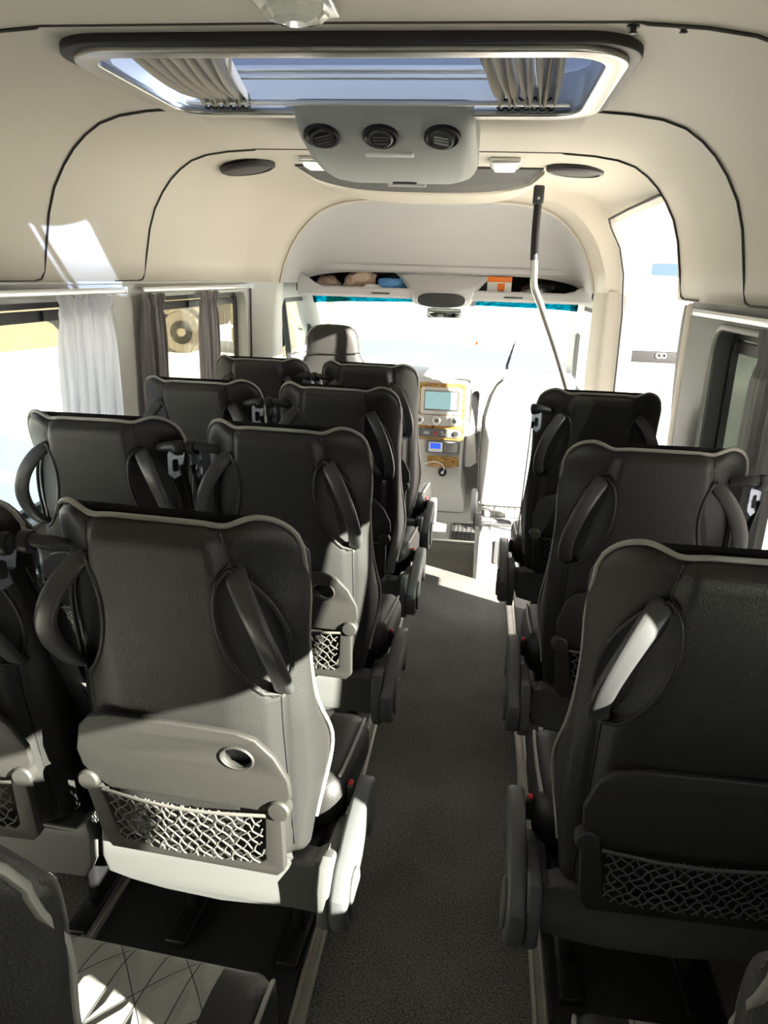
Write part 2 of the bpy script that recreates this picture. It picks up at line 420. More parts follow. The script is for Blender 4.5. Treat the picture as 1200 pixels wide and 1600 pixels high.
# side walls with rounded window openings
ZT = 1.40
def wall_side(name, x, sgn, y0, y1, holes, m, z0=-.02, z1=ZT, th=.06):
    hs = [rrect(a, b, c, d, r) for a, b, c, d, r in holes]
    outer = [(y0, z0), (y1, z0), (y1, z1), (y0, z1)]
    return struct(name, sheet(name, outer, hs, th, lambda u, v, w_: (x+sgn*w_, u, v), m))
LW = [(.70, .70, 2.63, 1.345, .07), (2.90, .70, 4.20, 1.345, .07)]
RW = [(-1.0, .70, .765, 1.285, .07), (1.12, .70, 2.42, 1.33, .07)]
wall_side('wall_left', -1.32, -1, -1.25, 4.26, LW, 'wallgrey')
wall_side('wall_right', .70, 1, -1.25, 2.74, RW, 'wallshade')
struct('wall_rear', sheet('wall_rear', [(-1.38, -.02), (.76, -.02), (.76, 1.9), (-1.38, 1.9)], [], .05, lambda u, v, w_: (u, -1.25-w_, v), 'wallgrey'))
# windows: gasket + glass (+ dark header band)
wi = 0
def window(x, sgn, y0, z0, y1, z1, mg, band=None):
    global wi
    wi += 1
    fr = sheet('window', rrect(y0-.012, z0-.012, y1+.012, z1+.012, .08), [rrect(y0+.022, z0+.022, y1-.022, z1-.022, .055)], .02, lambda u, v, w_: (x+sgn*(.045+w_), u, v), 'rubber')
    o = struct('window_%d' % wi, fr)
    g = ob('pane', sheet('pane', rrect(y0, z0, y1, z1, .06), [], .004, lambda u, v, w_: (x+sgn*(.058+w_), u, v), mg), o)
    if band:
        bars = [((x+sgn*.052, (y0+y1)/2, z1-.045), (.012, y1-y0-.06, .034), .002)]
        ob('header_bar', rbox('header_bar', bars, 'rubber'), o)
        sl_ = [((x+sgn*.046, y_, z1-.045), (.012, .02, .03), .002) for y_ in [y0+.25+.33*k for k in range(int((y1-y0-.3)/.33)+1)]]
        ob('latch', rbox('latch', sl_, 'blackplastic'), o)
    return o
window(-1.32, -1, *[LW[0][i] for i in (0, 1, 2, 3)], 'glass', True)
window(-1.32, -1, *[LW[1][i] for i in (0, 1, 2, 3)], 'dirty', True)
window(.70, 1, *[RW[0][i] for i in (0, 1, 2, 3)], 'glass')
window(.70, 1, *[RW[1][i] for i in (0, 1, 2, 3)], 'glass', True)
# raised bead round each window opening
for x, sgn, L in ((-1.32, 1, LW), (.70, -1, RW[1:])):
    for a, b, c, d, r in L:
        pts = [(x+sgn*.002, u, v) for u, v in rrect(a-.01, b-.01, c+.01, d+.01, r+.01)]
        wi += 0
        struct('trim_4', tube('trim', pts+[pts[0]], .009, 'wallgrey', 8))
# floor, cab floor
struct('floor', rbox('floor', [((-.31, 1.42, -.015), (2.14, 5.34, .03), 0)], 'carpet'))
struct('floor_cab', rbox('floor', [((-.30, 5.2, -.03), (2.06, 2.2, .03), 0)], 'vinyl'))
o = struct('trim_5', rbox('trim', [((-.31, 4.095, .004), (1.96, .03, .018), .005)], 'whitemetal'))
# dark bead under panel edge on left and right
struct('trim_6', tube('trim', [(-1.318, .2, 1.40), (-1.318, 2.6, 1.40), (-1.318, 4.2, 1.40)], .006, 'wallgrey', 8))
# ------------------------------------------------------------------ entry door opening (right), door edge, pillars
def door():
    # pillar behind the opening
    struct('trim_7', rbox('trim', [((.728, 2.785, .68), (.055, .09, 1.43), .012)], 'cream'))
    d = struct('door_1', sheet('door', rrect(1.70, -.1, 2.84, 1.72, .06), [rrect(1.82, .74, 2.72, 1.55, .08)], .03, lambda u, v, w_: (.79+w_, u, v), 'vanwhite'))
    pts = [(.735, 2.835, .05), (.735, 2.835, .6), (.735, 2.835, 1.0), (.725, 2.84, 1.36)]
    ob('edge_gasket', tube('edge_gasket', pts, .012, 'rubber', 8, .006), d)
    ob('door_glass', sheet('door_glass', rrect(1.82, .74, 2.72, 1.55, .08), [], .004, lambda u, v, w_: (.805+w_, u, v), 'tintglass'), d)
    prof = [(2.84, .90), (2.885, 1.0), (2.91, 1.10), (2.925, 1.20), (2.925, 1.32), (2.91, 1.385), (2.84, 1.39)]
    ob('door_edge', sheet('door_edge', prof, [], .02, lambda u, v, w_: (.715+w_, u, v), 'blackplastic'), d)
    # B pillar in front of the opening
    rings = []
    for z in (0, .7, 1.40, 1.412):
        rings.append([(.70, 4.0, z), (.76, 4.0, z), (.76, 4.32, z), (.60, 4.34, z), (.582, 4.30, z), (.603, 4.12, z), (.613, 4.065, z), (.63, 4.045, z), (.67, 4.03, z)])
    struct('trim_8', loft('trim', rings, 'cream', smooth=50))
    struct('trim_9', tube('trim', [(.692, 3.985, .05), (.695, 3.985, .9), (.69, 3.985, 1.3), (.672, 3.985, 1.5), (.64, 3.985, 1.62), (.585, 3.975, 1.71), (.565, 3.93, 1.742), (.575, 3.5, 1.750), (.588, 2.93, 1.752)], .006, 'rubber', 8))
door()
# left B pillar
rings = []
for z, xi in ((0, -1.17), (1.1, -1.17), (1.3, -1.155), (1.40, -1.14), (1.425, -1.135)):
    rings.append([(-1.40, 4.25, z), (-1.325, 4.25, z), (-1.30, 4.27, z), (xi-.05, 4.38, z), (xi-.04, 4.42, z), (xi-.05, 4.56, z), (-1.25, 4.60, z), (-1.40, 4.60, z)])
struct('trim_10', loft('trim', rings, 'wallgrey', smooth=35))
struct('trim_11', tube('trim', [(-1.305, 4.262, 0), (-1.305, 4.262, 1.38)], .005, 'seam', 6))
# ------------------------------------------------------------------ cab: dome, shelf, windscreen, cab walls
def dome():
    n = len(PA); rows = []
    for k in range(9):
        t = k/8*PI/2; y = 4.3+.45*math.sin(t); zt = 1.474+.374*math.cos(t)
        s = (zt-1.40)/(1.848-1.40)
        rows.append([(x*(1) , y, 1.40+(z-1.40)*s) for x, z in PA])
    me = loft('ceiling_cab', rows, 'grey_lining', closed=False, caps=False, smooth=80)
    o = struct('ceiling_cab', me); sd = o.modifiers.new('t', 'SOLIDIFY'); sd.thickness = .012; sd.offset = 0
    # light rim along the arch
    struct('trim_12', tube('trim', [(x, 4.295, z-.004) for x, z in PA], .007, 'cream', 8))
    # roof over the cubbies
    struct('ceiling_front', rbox('ceiling', [((-.27, 5.08, 1.50), (1.96, .70, .03), .0), ((-.27, 5.40, 1.42), (1.96, .03, .17), 0)], 'grey_lining'))
dome()
def header_shelf():
    o = thing('overhead_shelf', (0, 4.7, 1.36), 'grey overhead shelf with two open cubbies above the windscreen', 'shelf')
    def B(name, boxes, m): return ob(name, rbox(name, [((c[0], c[1]-4.7, c[2]-1.36),)+tuple(r) for c, *r in boxes], m), o)
    B('tray', [((-.77, 5.03, 1.352), (.70, .66, .02), .004), ((.28, 5.03, 1.356), (.72, .66, .02), .004)], 'grey_lining')
    def rim(x0, x1, up0, up1):
        rings = []
        N = 14
        for i in range(N+1):
            t = i/N; x = x0+(x1-x0)*t
            e0 = up0*(1-smoothstep(0, .22, t)); e1 = up1*smoothstep(.8, 1, t); e = e0+e1
            c = [(-.03, 1.325), (-.045, 1.34), (-.045, 1.375+e), (-.035, 1.385+e), (-.015, 1.385+e), (-.005, 1.37+e*.8), (-.005, 1.325)]
            rings.append([(x, q-0.0, z-1.36) for q, z in c])
        return loft('rim', rings, 'grey_lining')
    ob('rim', rim(-1.13, -.44, .075, 0), o); ob('rim', rim(-.08, .62, 0, .06), o)
    # side blocks closing the cubbies, middle pod
    B('cubby_wall', [((-1.13, 5.0, 1.42), (.04, .6, .14), .006), ((.62, 5.0, 1.42), (.04, .6, .14), .006), ((-.27, 5.34, 1.42), (1.8, .03, .18), 0)], 'blackplastic')
    rings = []
    for z, hw, yf in ((-.075, .13, -.02), (-.06, .17, -.06), (-.03, .185, -.08), (.0, .20, -.08), (.03, .215, -.06), (.07, .25, -.01), (.10, .285, .03), (.115, .31, .05)):
        rings.append([(-.25-hw, .3, z), (-.25-hw, yf+.05, z), (-.25-hw+.03, yf+.01, z), (-.25-.05, yf-.005, z), (-.25+.05, yf-.005, z), (-.25+hw-.03, yf+.01, z), (-.25+hw, yf+.05, z), (-.25+hw, .3, z)])
    ob('middle_pod', loft('middle_pod', rings, 'grey_lining', smooth=60), o)
    l = ob('lamp_cover', sheet('lamp_cover', [( -.25+.135*math.copysign(abs(math.cos(a))**.75, math.cos(a)), -.035+.036*math.copysign(abs(math.sin(a))**.75, math.sin(a))) for a in [2*PI*i/32 for i in range(32)]], [], .02, lambda u, v, w_: (u, -.085-w_, v), 'blackplastic', .006), o)
    ob('lamp_rim', tube('lamp_rim', [(-.25+.142*math.cos(2*PI*i/32), -.093, -.035+.042*math.sin(2*PI*i/32)) for i in range(33)], .0045, 'whitemetal', 8), l)
    B('latch', [((-.62, 4.652, 1.352), (.11, .006, .008), .002), ((.17, 4.652, 1.352), (.11, .006, .008), .002)], 'blackplastic')
header_shelf()
# dark sun band behind pod + windscreen
def windscreen():
    def P(u, t, w_=0):    # u = x, t = 0 top .. 1 bottom
        return (u, 5.30+.85*t+w_, 1.345-.58*t)
    outer = [(-1.20, 0), (.64, 0), (.70, 1), (-1.27, 1)]
    g = tag(ob('window_windscreen', sheet('windscreen', outer, [], .006, P, 'glass')), kind='structure')
    g.name = 'window_7'
    ob('shade_band', sheet('shade_band', [(-1.19, .0), (-.40, .0), (-.40, .10), (-.70, .115), (-.95, .125), (-1.20, .15)], [], .002, lambda u, v, w_: P(u, v, -.006+w_), 'cyan'), g)
    ob('shade_band', sheet('shade_band', [(-.06, .0), (.64, .0), (.65, .15), (.4, .13), (-.06, .12)], [], .002, lambda u, v, w_: P(u, v, -.006+w_), 'cyan'), g)
    ob('sensor_panel', sheet('sensor_panel', [(-.42, .0), (-.04, .0), (-.06, .13), (-.34, .115), (-.38, .07)], [], .004, lambda u, v, w_: P(u, v, -.012+w_), 'blackplastic'), g)
    for s, xa, xb in ((-1, -1.22, -1.29), (1, .66, .72)):
        rings = []
        for t in (0, .5, 1):
            x = xa+(xb-xa)*t; y = 5.30+.85*t; z = 1.37-.60*t
            rings.append([(x-s*.03, y-.06, z), (x-s*.045, y, z), (x-s*.02, y+.03, z), (x+s*.08, y+.03, z), (x+s*.08, y-.09, z), (x+s*.0, y-.10, z)])
        struct('trim_13', loft('trim', rings, 'wallgrey'))
windscreen()
wall_side('wall_cab_left', -1.25, -1, 4.58, 6.1, [(4.74, .72, 5.62, 1.30, .08)], 'wallgrey', -.05, 1.47, .05)
wall_side('wall_cab_right', .66, 1, 4.31, 6.1, [(4.37, .72, 5.62, 1.30, .08)], 'wallgrey', -.05, 1.47, .05)
for x, s, a in ((-1.25, -1, 4.74), (.66, 1, 4.37)):
    o = struct('window_8' if s < 0 else 'window_9', sheet('w', rrect(a-.01, .71, 5.63, 1.31, .08), [rrect(a+.03, .75, 5.59, 1.27, .06)], .025, lambda u, v, w_: (x+s*(.01+w_), u, v), 'rubber'))
    ob('pane', sheet('pane', rrect(a, .72, 5.62, 1.30, .07), [], .004, lambda u, v, w_: (x+s*(.025+w_), u, v), 'glass'), o)
    ob('divider_bar', tube('divider_bar', [(x+s*.02, a+.30, .74), (x+s*.02, a+.22, 1.0), (x+s*.02, a+.10, 1.28)], .014, 'blackplastic', 8, .02), o)
struct('wall_front', rbox('wall', [((-.30, 6.16, .35), (2.1, .05, .82), 0)], 'dash'))
# ------------------------------------------------------------------ roof hatch
def hatch():
    h = thing('roof_hatch', (-.315, 1.895, 1.88), 'large rounded roof hatch with tinted glass in the middle of the ceiling', 'roof window')
    cx, cy = -.315, 1.895
    def T(zb, dz): return lambda u, v, w_: (u-cx, v-cy, zb-1.88+w_)
    ob('outer_gasket', sheet('outer_gasket', rrect(HX0-.036, HY0-.034, HX1+.036, HY1+.034, .12, 10), [rrect(HX0+.0, HY0+.0, HX1-.0, HY1-.0, .10, 10)], .022, T(1.862, 0), 'rubber', .004), h)
    ob('frame', sheet('frame', rrect(HX0-.014, HY0-.014, HX1+.014, HY1+.014, .11, 10), [rrect(HX0+.022, HY0+.022, HX1-.022, HY1-.022, .085, 10)], .018, T(1.852, 0), 'metal', .004), h)
    ob('inner_wall', sheet('inner_wall', rrect(HX0+.004, HY0+.004, HX1-.004, HY1-.004, .10, 10), [rrect(HX0+.016, HY0+.016, HX1-.016, HY1-.016, .09, 10)], .085, T(1.868, 0), 'whitemetal'), h)
    g = ob('pane', sheet('pane', rrect(HX0-.01, HY0-.01, HX1+.01, HY1+.01, .10, 10), [], .006, T(1.955, 0), 'hatchglass'), h)
    ob('guide_rail', rbox('guide_rail', [((0, HY0+.045-cy, -.008), (HX1-HX0-.10, .012, .012), .003)], 'whitemetal'), h)
    ob('guide_rail', rbox('guide_rail', [((0, HY1-.075-cy, -.008), (HX1-HX0-.10, .012, .012), .003)], 'whitemetal'), h)
    ob('cross_bar', rbox('cross_bar', [((0.04, HY1-.15-cy, .05), (HX1-HX0-.30, .03, .014), .004), ((0.04, HY1-.105-cy, .045), (HX1-HX0-.30, .016, .014), .004)], 'whitemetal'), h)
    ob('cross_bar', rbox('cross_bar', [((0.0, HY0+.085-cy, .05), (HX1-HX0-.10, .026, .014), .004)], 'rubber'), h)
    return h
hatch()
def hatch_curtain(x0n, x1n, x0f, x1f, label):
    NY, NX = 16, 90; V = []; F = []
    yn, yf = HY0+.045, HY1-.05
    cxx, cyy = (x0n+x1n+x0f+x1f)/4, (yn+yf)/2
    folds = 8
    for j in range(NY+1):
        t = j/NY; a = x0n+(x0f-x0n)*t; b = x1n+(x1f-x1n)*t; y = yn+(yf-yn)*t
        pinch = .55+.45*math.sin(PI*min(1, t*1.05))**.6
        for i in range(NX+1):
            s = i/NX
            ph = s*folds*2*PI
            V.append((a+(b-a)*s + .004*math.sin(ph*.5+t*3)-cxx, y-cyy + (.008*math.sin(ph) if t > .92 else 0), .0 + .024*math.sin(ph)*pinch - .012*math.sin(PI*t) - (0.02 if t > .9 else 0)*abs(math.sin(ph/2))))
    for j in range(NY):
        for i in range(NX): F.append((j*(NX+1)+i, j*(NX+1)+i+1, (j+1)*(NX+1)+i+1, (j+1)*(NX+1)+i))
    me = mesh('curtain', V, F, 'hatchcurtain', True)
    o = tag(ob('hatch_curtain', me, None, (cxx, cyy, 1.893)), label, 'curtain', 'roof hatch curtains')
    # dark gathered loops along the far rail
    paths = []
    for k in range(7):
        xx = x0f+(x1f-x0f)*(k+.5)/7-cxx; yy = yf-cyy
        paths.append([(xx+.010*math.cos(a), yy-.005, -.018+.015*math.sin(a)) for a in [2*PI*i/10 for i in range(11)]])
    ob('gathering_loops', tubes('gathering_loops', paths, .004, 'blackplastic'), o)
hatch_curtain(-.79, -.55, -.765, -.645, 'beige gathered curtain at the left end of the roof hatch')
hatch_curtain(-.06, .125, .0, .145, 'beige gathered curtain at the right end of the roof hatch')
# ------------------------------------------------------------------ ceiling fittings
def ac_console():
    o = thing('air_console', (-.295, 2.45, 1.87), 'grey ceiling air unit with three round vents behind the roof hatch', 'air vent unit')
    rings = []
    for y, hw, zt, zb, r in ((2.135, .215, 1.885, 1.868, .01), (2.15, .235, 1.885, 1.850, .015), (2.20, .243, 1.885, 1.825, .025), (2.27, .247, 1.885, 1.795, .03), (2.40, .250, 1.885, 1.768, .035), (2.54, .250, 1.885, 1.754, .035), (2.63, .238, 1.885, 1.748, .035), (2.70, .205, 1.885, 1.748, .035), (2.745, .165, 1.885, 1.755, .03), (2.775, .13, 1.885, 1.772, .025), (2.79, .11, 1.885, 1.80, .02)):
        ring = [(-hw, zt), (hw, zt)]
        for j in range(6):
            a = j/5*PI/2; ring.append((hw-r*1.6+r*1.6*math.cos(a), zb+r-r*math.sin(a)))
        for j in range(6):
            a = PI/2+j/5*PI/2; ring.append((-hw+r*1.6+r*1.6*math.cos(a), zb+r-r*math.sin(a)))
        rings.append([(x, y-2.45, z-1.87) for x, z in ring])
    ob('housing', loft('housing', rings, 'acgrey', smooth=50), o)
    # slanted rear face holds the vents
    nrm = Vector((0, -.40, -.92)).normalized()
    for k, (x, turn) in enumerate(((-.175, .5), (-.012, 0), (.155, -.35))):
        c = Vector((x, 2.222-2.45, 1.812-1.87))
        e1 = Vector((1, 0, 0)); e2 = nrm.cross(e1)
        def ringp(r, d): return [tuple(c+nrm*d+e1*r*math.cos(a)+e2*r*1.0*math.sin(a)) for a in [2*PI*i/28 for i in range(28)]]
        v = ob('vent', loft('vent', [ringp(.050, -.004), ringp(.050, .006), ringp(.044, .008), ringp(.040, .002), ringp(.038, .0)], 'rubber', smooth=30), o)
        n2 = (nrm+Vector((turn*.6, -.15, 0))).normalized(); f1 = (e1-n2*e1.dot(n2)).normalized(); f2 = n2.cross(f1)
        def rp(r, d): return [tuple(c+n2*d+f1*r*math.cos(a)+f2*r*math.sin(a)) for a in [2*PI*i/24 for i in range(24)]]
        ob('vent_disc', loft('vent_disc', [rp(.034, .0), rp(.034, .008), rp(.029, .012), rp(.0275, .009)], 'blackplastic' if k < 2 else 'acdark', smooth=30), v)
        slots = []
        for q in (-.011, 0, .011):
            p0 = c+n2*.012+f2*q-f1*.02; p1 = c+n2*.012+f2*q+f1*.02; slots.append([p0, p1])
        ob('louvre', tubes('louvre', slots, .003, 'acdark' if k < 2 else 'acgrey'), v)
    ob('light_strip', rbox('light_strip', [((0.0, 2.325-2.45, 1.783-1.87), (.14, .022, .010), .004, Matrix.Rotation(-.3, 3, 'X'))], 'white'), o)
    ob('light_strip', rbox('light_strip', [((0.01, 2.735-2.45, 1.748-1.87), (.13, .012, .012), .003)], 'white'), o)
    ob('finger_recess', rbox('finger_recess', [((0.01, 2.67-2.45, 1.7445-1.87), (.08, .022, .004), .0015)], 'acdark'), o)
    ob('finger_recess', rbox('finger_recess', [((.165, 2.60-2.45, 1.757-1.87), (.075, .014, .006), .0015, Matrix.Rotation(-.6, 3, 'Z'))], 'acdark'), o)
ac_console()
def valance():
    # bow-shaped panel at the front of the passenger ceiling
    N = 24; rings = []
    for i in range(N+1):
        s = -1+2*i/N; x = -.305+.505*s
        b = math.sqrt(max(0, 1-abs(s)**3.0))
        y0 = 3.30; y1 = 3.34+.40*b; z0 = 1.876; z1 = 1.874-.050*b
        rings.append([(x, y0, z0+.004), (x, y0, z0-.004), (x, (y0+y1)/2, z1+.012), (x, y1, z1), (x, y1+.02, z1+.012), (x, y1+.02, z0+.006)])
    struct('trim_14', loft('trim', rings, 'acdark', smooth=50))
    rings = []
    for i in range(N+1):
        s = -1+2*i/N; x = -.305+.515*s
        b = math.sqrt(max(0, 1-abs(s)**3.0))
        y1 = 3.385+.345*b; z1 = 1.872-.050*b
        rings.append([(x, y1, z1+.008), (x, y1+.01, z1-.005), (x, y1+.05, z1-.012*b), (x, y1+.05+.22*b, z1-.022*b), (x, y1+.05+.36*b, z1-.012*b), (x, y1+.1+.38*b, 1.875)])
    struct('trim_15', loft('trim', rings, 'cream', smooth=50))
valance()
for k, (x, y, lab) in enumerate(((-.985, 3.22, 'round black ceiling speaker on the left of the ceiling'), (.318, 3.26, 'round black ceiling speaker on the right, near the entry door'))):
    z = 1.856 if k == 0 else 1.869
    o = thing('ceiling_speaker', (x, y, z), lab, 'speaker', 'round ceiling speakers')
    tilt = Matrix.Rotation(-.16 if k == 0 else .06, 4, 'Y')
    a = ob('rim', lathe('rim', [(.105, .012), (.112, .002), (.110, -.010), (.098, -.016), (.094, -.010)], 'rubber'), o)
    b = ob('grille', lathe('grille', [(.096, -.008), (.078, -.015), (.035, -.018), (.002, -.019)], 'acdark'), o)
    o.rotation_euler = tilt.to_euler()
for x, y, lab in ((-.685, 3.15, 'small square ceiling lamp to the left of the grey air unit'), (.045, 3.12, 'small square ceiling lamp to the right of the grey air unit')):
    o = thing('ceiling_lamp', (x, y, 1.872), lab, 'lamp', 'small square ceiling lamps')
    ob('base', rbox('base', [((0, 0, 0), (.115, .16, .026), .01)], 'whitemetal'), o)
    ob('lens', rbox('lens', [((0, -.005, -.014), (.085, .12, .028), .011)], 'lens'), o)
def crystal_lamp():
    o = thing('dome_lamp', (-.342, 1.405, 1.877), 'faceted clear dome lamp above the roof hatch at the top edge', 'lamp')
    ob('base', rbox('base', [((0, 0, 0), (.13, .11, .010), .004)], 'whitemetal'), o)
    rings = []
    for z, s in ((-.004, .95), (-.014, .92), (-.024, .72), (-.029, .35)):
        rings.append([(.062*s*math.cos(a)*(1 if i % 2 else .86), .058*s*math.sin(a)*(1 if i % 2 else .86), z) for i, a in enumerate([2*PI*q/14 for q in range(14)])])
    me = loft('lens', rings, 'crystal', smooth=5); ob('lens', me, o)
crystal_lamp()
for x, lab in ((.225, 'left of two small dark coat hooks behind the hatch corner'), (.31, 'right of two small dark coat hooks behind the hatch corner')):
    tag(ob('coat_hook', lathe('coat_hook', [(.010, .004), (.012, -.001), (.006, -.003), (.005, -.006), (.008, -.008), (.005, -.010)], 'darkframe', n=14), None, (x, 1.535, 1.877)), lab, 'hook', 'coat hooks')
# handrail pole by the door
def pole():
    o = thing('grab_pole', (.20, 3.5, 0), 'tall bent grab pole beside the entry door', 'pole')
    # ceiling to floor, kinked forward and right
    top = smooth_path([(.0, 0, 1.80), (.0, 0, 1.66), (.003, 0, 1.56), (.008, 0, 1.50), (.014, 0, 1.43), (.045, 0, 1.36), (.085, 0, 1.27), (.137, .0, 1.15), (.215, 0, .95), (.24, 0, .86), (.245, 0, .75), (.245, 0, 0.0)], 6)
    n1 = 14
    ob('upper_tube', tube('upper_tube', top[:n1+1], .017, 'darkframe', 12), o)
    ob('lower_tube', tube('lower_tube', top[n1:], .0165, 'metal', 12), o)
    ob('bracket', rbox('bracket', [((0, 0, 1.80), (.045, .045, .075), .008)], 'blackplastic'), o)
    ob('bolt', lathe('bolt', [(.006, -.030), (.006, -.024), (.004, -.022)], 'whitemetal', 'Y', 12, (0, 0, 1.785)), o)
pole()

# ------------------------------------------------------------------ curtains and rails
def curtain(name, x, sgn, y0, y1, z0, z1, folds, m, label, spread=0, top_ruffle=.02, amp=.014, group='window curtains'):
    NZ, NY = 30, folds*12; V = []; F = []
    yc = (y0+y1)/2
    for j in range(NZ+1):
        t = j/NZ; z = z1-(z1-z0)*t
        wd = (y1-y0)*(1+spread*t)*(1-.10*math.exp(-((t-.09)/.05)**2))
        for i in range(NY+1):
            s = i/NY; ph = s*folds*2*PI
            a = amp*(1.0+.3*math.sin(s*17))*(.55+.45*min(1, t*4))
            d = a*(math.sin(ph)+.35*math.sin(ph*2.3+1))
            if t < .10: d += top_ruffle*math.sin(ph*1.5+t*40)*.4
            V.append((x+sgn*(.0)+d, (s-.5)*wd + .006*math.sin(ph*.7+t*5), z-z0 + (.006*math.sin(ph*1.7) if j == 0 else 0)))
    V = [(v[0]-x, v[1], v[2]) for v in V]
    for j in range(NZ):
        for i in range(NY): F.append((j*(NY+1)+i, j*(NY+1)+i+1, (j+1)*(NY+1)+i+1, (j+1)*(NY+1)+i))
    return tag(ob(name, mesh(name, V, F, m, True), None, (x, yc, z0)), label, 'curtain', group)
curtain('window_curtain', -1.275, 1, 2.19, 2.56, .58, 1.362, 9, 'curtain_light', 'pale sunlit curtain drawn at the left window near the pillar', .06)
curtain('window_curtain', -1.285, 1, 2.80, 3.01, .60, 1.355, 7, 'curtain_grey', 'dark grey curtain at the rear edge of the dusty left window', .0)
curtain('window_curtain', -1.285, 1, 3.42, 3.65, .60, 1.355, 7, 'curtain_grey', 'grey curtain bunched in the middle of the dusty left window', .0)
curtain('window_curtain', .684, 1, 1.30, 2.02, .60, 1.352, 13, 'curtain_grey', 'grey curtain at the right window beside the seats', .02, .008, .007)
def crail(x, y0, y1, z, lab):
    o = tag(ob('curtain_rail', rbox('curtain_rail', [((0, 0, 0), (.014, y1-y0, .020), .004)], 'whitemetal'), None, (x, (y0+y1)/2, z)), lab, 'curtain rail', 'curtain rails')
    ob('end_cap', rbox('end_cap', [((0, (y1-y0)/2, 0), (.018, .012, .024), .003)], 'white'), o)
crail(-1.278, .6, 2.66, 1.375, 'pale curtain rail over the bright left window')
crail(-1.290, 2.84, 4.24, 1.375, 'pale curtain rail over the dusty left window')
crail(.675, 1.05, 2.62, 1.372, 'pale curtain rail over the right window')

# ------------------------------------------------------------------ passenger seats
ZB, HW = .395, .212
def lean(z): return -.115*(z-ZB)/.70
def ztop(x):
    a = abs(x)
    z = 1.090 - .003*math.exp(-((a-.108)/.02)**2) + .010*smoothstep(.108, .155, a)
    if a > .150: z -= .070*(1-math.sqrt(max(0, 1-((a-.150)/(HW-.150+.0005))**2)))
    return z
def hwz(z):
    return HW*(1 - .035*math.exp(-((z-.86)/.12)**2)) - .022*(1-smoothstep(.38, .60, z))
def thick(z):
    return .058+.115*math.exp(-((z-.56)/.15)**2)+.018*math.exp(-((z-.98)/.1)**2)
HC, HA, HB = Vector((.150, .902)), Vector((.116, 1.022)), Vector((.176, .780))
def lens_d(x, z):
    """t along handle lens 0..1 and signed offset / half width"""
    d = HB-HA; L = d.length; d = d/L; q = Vector((x, z))-HA; t = q.dot(d)/L; s = q.dot(Vector((-d.y, d.x)))
    return t, s
def lens_w(t): return .041*max(0, 1-(2*t-1)**2)**.75
def seam_x(z):
    if z > 1.02: return .106+.010*(1.09-z)/.07
    if z > .78: return .116+.06*((1.02-z)/.24)
    return .176-.004*(.78-z)/.38
def wing(a, z):
    return (.042+.020*smoothstep(.70, .85, z))*max(0, (a-.09)/.122)**1.6
def rear_y(x, z):
    a = abs(x); y = lean(z)
    y -= .016*(1-smoothstep(seam_x(z)-.018, seam_x(z)+.004, a))*smoothstep(.38, .5, z)           # raised centre
    y += .004*math.exp(-((a-seam_x(z)-.004)/.004)**2)
    hw = hwz(z); u = min(1, a/hw); y += .012*u**8 + wing(a, z)
    y += .012*math.exp(-((z-1.0)/.06)**2)*smoothstep(.1, .2, a)
    t, s = lens_d(a, z)
    if 0 < t < 1:
        wv = lens_w(t)
        if wv > 0: y += .030*(1-smoothstep(.55, 1.02, abs(s)/max(wv, 1e-4)))
    return y
def backrest_mesh():
    NU, NV, NS, NF = 72, 64, 6, 20
    rings = []
    for j in range(NV+1):
        v = j/NV; ring = []
        def zz(x): return ZB+(ztop(x)-ZB)*v
        def endf(v):
            if v > .955: return math.sqrt(max(0, 1-((v-.955)/.045)**2))
            return 1
        e = endf(v)
        if v < .02: e = min(e, .85+.15*v/.02)
        for i in range(NU+1):
            x0 = HW*(-1+2*i/NU); z = zz(x0); k = hwz(z)/HW; x = x0*k
            ym = lean(z)+.5*thick(z)+wing(abs(x), z)
            y = rear_y(x, z); ring.append((x, ym+(y-ym)*e, z))
        for i in range(1, NS):
            a = i/NS; z = zz(HW); hw = hwz(z); y0 = rear_y(hw, z); y1 = lean(z)+thick(z)-.02+wing(hw, z); ym = lean(z)+.5*thick(z)+wing(hw, z)
            y = y0+(y1-y0)*a; ring.append((hw+.008*math.sin(PI*a)*e, ym+(y-ym)*e, z))
        for i in range(NF+1):
            x0 = HW*(1-2*i/NF); z = zz(x0); k = hwz(z)/HW; x = x0*k; u = abs(x0)/HW
            ym = lean(z)+.5*thick(z)+wing(abs(x), z); y = lean(z)+thick(z)-.02*u**6 - .012*(1-u*u)+wing(abs(x), z); ring.append((x, ym+(y-ym)*e, z))
        for i in range(1, NS):
            a = 1-i/NS; z = zz(-HW); hw = hwz(z); y0 = rear_y(hw, z); y1 = lean(z)+thick(z)-.02+wing(hw, z); ym = lean(z)+.5*thick(z)+wing(hw, z)
            y = y0+(y1-y0)*a; ring.append((-hw-.008*math.sin(PI*a)*e, ym+(y-ym)*e, z))
        rings.append(ring)
    return loft('backrest', rings, 'leather', smooth=75)
def plate(name, outer, holes, off, th, m, bevel=.003):
    return sheet(name, outer, holes, th, lambda u, v, w_: (u, lean(v)-.016-off-w_, v), m, bevel)
